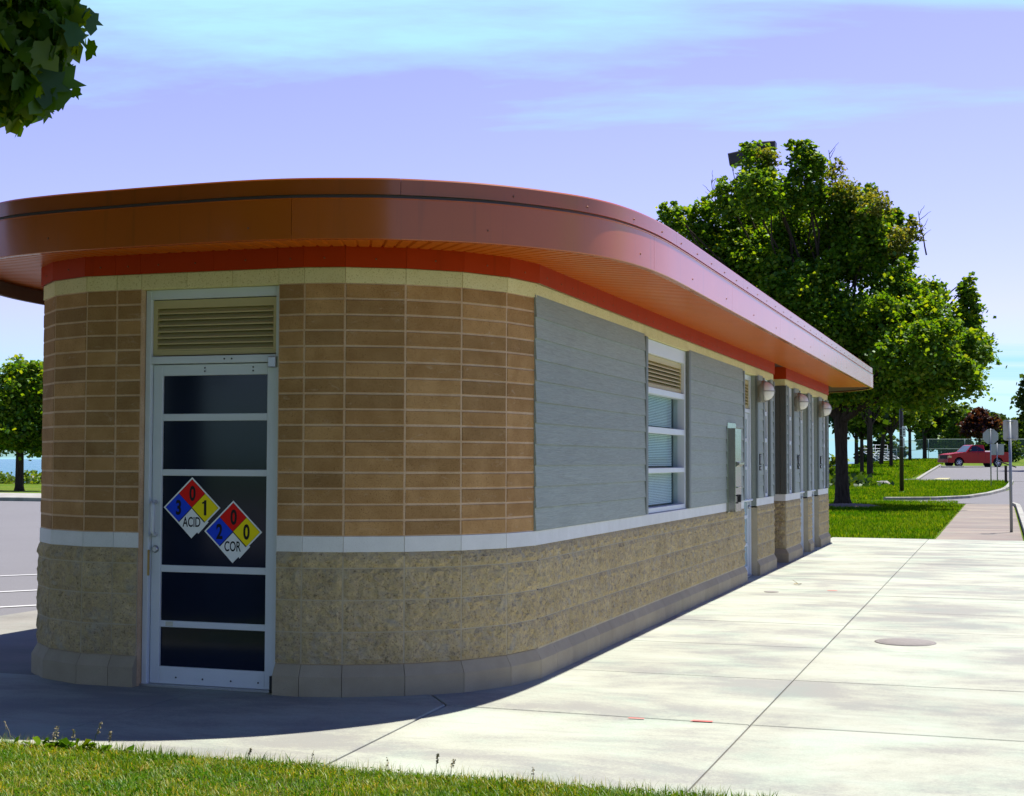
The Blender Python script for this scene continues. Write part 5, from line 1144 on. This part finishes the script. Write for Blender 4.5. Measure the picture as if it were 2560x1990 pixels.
s = empty('stop_sign', (2.55, 69.5, on(2.55, 69.5)), 0, 'octagonal sign seen from behind on a thin post on the grass island', 'sign')
MB().tube([(0, 0, -.05), (0, 0, 3.0)], .03, 8).build('post', MT['galv'], s); plate_poly([(.405 * math.cos(rad(22.5 + 45 * k)), 2.60 + .405 * math.sin(rad(22.5 + 45 * k))) for k in range(8)], .034, .04).build('sign_plate', MT['signback'], s)
for z_ in (2.93, 2.28): MB().box(-.09, .09, -.034, .034, z_ - .012, z_ + .012).build('bracket', MT['galv'], s)
s = empty('road_sign', (2.83, 78.5, on(2.83, 78.5)), 0, 'smaller square sign seen from behind, right behind the octagonal one', 'sign')
MB().tube([(0, 0, -.05), (0, 0, 2.25)], .03, 8).build('post', MT['galv'], s); plate_poly(rrect(.70, .62, .05, .02, 1.88), .034, .04).build('sign_plate', MT['signback'], s)
s = empty('timber_post', (3.28, 76.5, on(3.28, 76.5)), 0, 'dark timber post with a slanted rail at the island corner', 'post')
MB().bevbox(-.07, .07, -.07, .07, -.1, 1.02, .01).build('post', MT['wood'], s); MB().tube([(-.45, 0, 1.28), (.55, 0, .92)], .04, 6).build('rail', MT['wood'], s)

# ------------------------------------------------------------------ pickup truck
def pickup():
    x0, y0 = -1.72, 122.93; ang = math.atan2(126.0 - 122.93, 3.72 + 1.72)
    s = empty('pickup_truck', (x0, y0, Hy(123.5) - .006), ang, 'red extended cab pickup truck parked nose left on the upper lot', 'pickup truck')
    Wd = 0.97
    # local x: nose 0 -> tail 5.85; y: near side -Wd
    wx = (1.0, 4.62); rw = .40
    def arch(cx): return [(cx - .47 * math.cos(a), .40 + .47 * math.sin(a)) for a in [math.pi * k / 10 for k in range(11)]]
    low = [(0.05, .40), (0.03, .62), (0.05, .95), (0.10, 1.08), (0.55, 1.17), (1.35, 1.25), (1.62, 1.28), (3.42, 1.28), (3.44, 1.30), (5.74, 1.30), (5.82, 1.22), (5.84, .62), (5.80, .50), (5.35, .46)] + arch(wx[1])[::-1] + [(4.1, .36), (1.5, .34)] + arch(wx[0])[::-1] + [(.5, .36)]
    low = low[:14] + [(wx[1] + .47, .44)] + [(wx[1] + .47 * math.cos(a), .40 + .47 * math.sin(a)) for a in [math.pi * k / 10 for k in range(1, 10)]] + [(wx[1] - .47, .40), (4.08, .36), (1.50, .34), (wx[0] + .47, .40)] + [(wx[0] + .47 * math.cos(a), .40 + .47 * math.sin(a)) for a in [math.pi * k / 10 for k in range(1, 10)]] + [(wx[0] - .47, .40), (.42, .38)]
    low = low[::-1]
    bm = bmesh.new(); a = [bm.verts.new((x, -Wd, z)) for x, z in low]; f_ = bm.faces.new(a)
    ex = bmesh.ops.extrude_face_region(bm, geom=[f_]); vv = [e for e in ex['geom'] if isinstance(e, bmesh.types.BMVert)]; bmesh.ops.translate(bm, verts=vv, vec=(0, 2 * Wd, 0))
    bmesh.ops.recalc_face_normals(bm, faces=bm.faces[:])
    ed = [e for e in bm.edges if abs(e.verts[0].co.y - e.verts[1].co.y) < 1e-5 and max(v_.co.z for v_ in e.verts) > .9]
    bmesh.ops.bevel(bm, geom=ed, offset=.05, segments=2, affect='EDGES')
    bmesh.ops.triangulate(bm, faces=[q for q in bm.faces if len(q.verts) > 4]); me = bpy.data.meshes.new('body'); bm.to_mesh(me); bm.free(); me.materials.append(MT['carred']); inst('body', me, s)
    # cab
    cab = [(1.66, 1.27), (2.26, 1.86), (2.44, 1.915), (3.28, 1.92), (3.38, 1.87), (3.43, 1.27)]
    mb = MB(); tw = Wd - .20; n = len(cab); vs = [(x, -(Wd - .03) if z < 1.4 else -tw, z) for x, z in cab] + [(x, (Wd - .03) if z < 1.4 else tw, z) for x, z in cab]
    mb.add(vs, [tuple(range(n)), tuple(range(2 * n - 1, n - 1, -1))] + [((i + 1) % n, i, n + i, n + (i + 1) % n) for i in range(n)]); mb.build('cab', MT['carred'], s)
    for sg, in ((-1,), (1,)):
        yy_ = lambda z: sg * (Wd - .03 + .006 - (z - 1.27) / .59 * (.17))
        q = [(1.95, 1.36), (2.33, 1.80), (2.74, 1.825), (2.74, 1.36)]; q2 = [(2.76, 1.36), (2.76, 1.83), (3.24, 1.83), (3.31, 1.76), (3.34, 1.36)]
        for w_ in (q, q2): MB().add([(x, yy_(z), z) for x, z in w_] + [(x, yy_(z) - sg * .03, z) for x, z in w_], [tuple(range(len(w_))), tuple(range(2 * len(w_) - 1, len(w_) - 1, -1))]).build('side_window', MT['carglass'], s)
        MB().bevbox(1.92, 2.06, sg * (Wd + .07) - .09, sg * (Wd + .07) + .09, 1.33, 1.50, .02).build('mirror', MT['carred'] if sg > 0 else MT['black'], s)
        MB().bevbox(2.70, 2.84, sg * Wd - .02, sg * Wd + .02, 1.12, 1.16, .005).build('door_handle', MT['black'], s)
        MB().box(2.735, 2.745, sg * (Wd + .001) - .004, sg * (Wd + .001) + .004, .46, 1.26).build('door_seam', MT['black'], s); MB().box(3.435, 3.45, sg * (Wd + .001) - .004, sg * (Wd + .001) + .004, .46, 1.27).build('door_seam', MT['black'], s)
        MB().bevbox(.03, .30, sg * (Wd - .10) - .12, sg * (Wd - .10) + .12, .80, .97, .02).build('headlight', MT['lampamber'], s)
        MB().bevbox(5.72, 5.86, sg * (Wd - .08) - .10, sg * (Wd - .08) + .10, .90, 1.18, .02).build('tail_light', MT['lampred'], s)
    MB().add([(1.69, -.80, 1.30), (1.69, .80, 1.30), (2.25, .70, 1.85), (2.25, -.70, 1.85)], [(0, 3, 2, 1)]).build('windshield', MT['windshield'], s, (-.012, 0, .012))
    MB().bevbox(3.48, 4.42, -.82, .82, 1.28, 1.40, .02).build('toolbox', MT['whitegel'], s)
    MB().bevbox(-.04, .12, -.95, .95, .42, .66, .04).build('bumper', MT['carred'], s); MB().bevbox(5.80, 5.95, -.9, .9, .50, .68, .03).build('bumper', MT['chrome'], s); MB().box(.0, .04, -.6, .6, .72, 1.0).build('grille', MT['black'], s)
    MB().box(.6, 5.3, -.7, .7, .34, .44).build('chassis', MT['black'], s)
    for cx in wx:
        for sg in (-1, 1):
            w_ = empty('wheel', (0, 0, 0)); w_.parent = s; w_.location = (cx, sg * (Wd - .12), .38)
            if sg < 0: pass
            MB().lathe([(.24, -.11), (.36, -.12), (.385, -.08), (.385, .08), (.36, .12), (.24, .11)], 28, 'y').build('tyre', MT['tyre'], w_)
            MB().lathe([(.245, -.10 * 1), (.245, .10)], 24, 'y').build('rim', MT['black'], w_)
            for k in range(5):
                a = 2 * math.pi * k / 5; MB().tube([(0, sg * .115, 0), (.21 * math.cos(a), sg * .108, .21 * math.sin(a))], [.06, .045], 6).build('spoke', MT['chrome'], w_)
            MB().tube([(.225 * math.cos(b_), sg * .105, .225 * math.sin(b_)) for b_ in [2 * math.pi * k / 20 for k in range(21)]], .02, 6, False).build('rim_lip', MT['chrome'], w_)
    return s
pickup()
# wheel stop
o = MB().bevbox(-1.0, 1.0, -.08, .08, 0, .13, .03).build('wheel_stop', MT['kerb'], None, (-.9, 121.6, Hy(121.6) - .006), rad(28)); tag(o, 'concrete wheel stop at the nose of the red pickup', 'wheel stop')

# ------------------------------------------------------------------ fence and bleachers
def fence(xa, ya, xb, yb2, h, label, post_step=3.0, mid=True):
    a, b = Vector((xa, ya)), Vector((xb, yb2)); L = (b - a).length; ang = math.atan2(b.y - a.y, b.x - a.x); z0 = on(xa, ya); z1 = on(xb, yb2)
    s = empty('chain_link_fence', (xa, ya, 0), ang, label, 'fence'); zz2 = lambda x: H(*(a + (b - a) * (x / L))) + G0
    n = int(L / post_step); xs_ = [L * k / n for k in range(n + 1)]
    for x in xs_: MB().tube([(x, 0, zz2(x) - .1), (x, 0, zz2(x) + h)], .045, 6).build('post', MT['fencerail'], s)
    for hz in ([.06, h * .5, h] if mid else [.06, h]): MB().tube([(x, 0, zz2(x) + hz) for x in xs_], .032, 6).build('rail', MT['fencerail'], s)
    for x1, x2 in zip(xs_, xs_[1:]): MB().add([(x1, 0, zz2(x1)), (x2, 0, zz2(x2)), (x2, 0, zz2(x2) + h), (x1, 0, zz2(x1) + h)], [(0, 1, 2, 3)]).build('wire_mesh', MT['wire'], s)
fence(-10.4, 187.5, 30, 193, 2.5, 'tall green grey chain link fence behind the red pickup', 4.4)
fence(-20, 168, -9.5, 182, 1.5, 'low chain link fence in front of the bleachers', 3.5, False)
def bleacher(x, y, rz, w, label):
    s = empty('bleacher', (x, y, on(x, y)), rz, label, 'bleacher', 'white aluminium bleachers on the rise')
    for k in range(6):
        MB().bevbox(-w / 2, w / 2, k * .62, k * .62 + .28, .45 + k * .30, .50 + k * .30, .01).build('seat_plank', MT['aluwhite'], s); MB().bevbox(-w / 2, w / 2, k * .62 - .3, k * .62 - .02, .17 + k * .30, .21 + k * .30, .01).build('foot_plank', MT['aluwhite'], s)
    for k in range(int(w / 2) + 1):
        xx = -w / 2 + k * 2; MB().tube([(xx, -.3, 0), (xx, 3.4, 1.95)], .04, 6).tube([(xx, 3.4, 0), (xx, 3.4, 2.9)], .035, 6).build('support', MT['aluwhite'], s)
    for hz in (2.4, 2.9): MB().tube([(-w / 2, 3.4, hz), (w / 2, 3.4, hz)], .03, 6).build('guard_rail', MT['aluwhite'], s)
bleacher(-16.6, 188, rad(70), 8, 'leftmost white bleacher between the maple trunk and the thin tree')
bleacher(-12.9, 192, rad(70), 8, 'middle white bleacher seen between the row trees')
bleacher(-10.2, 197, rad(70), 8, 'rightmost white bleacher by the lamp post')
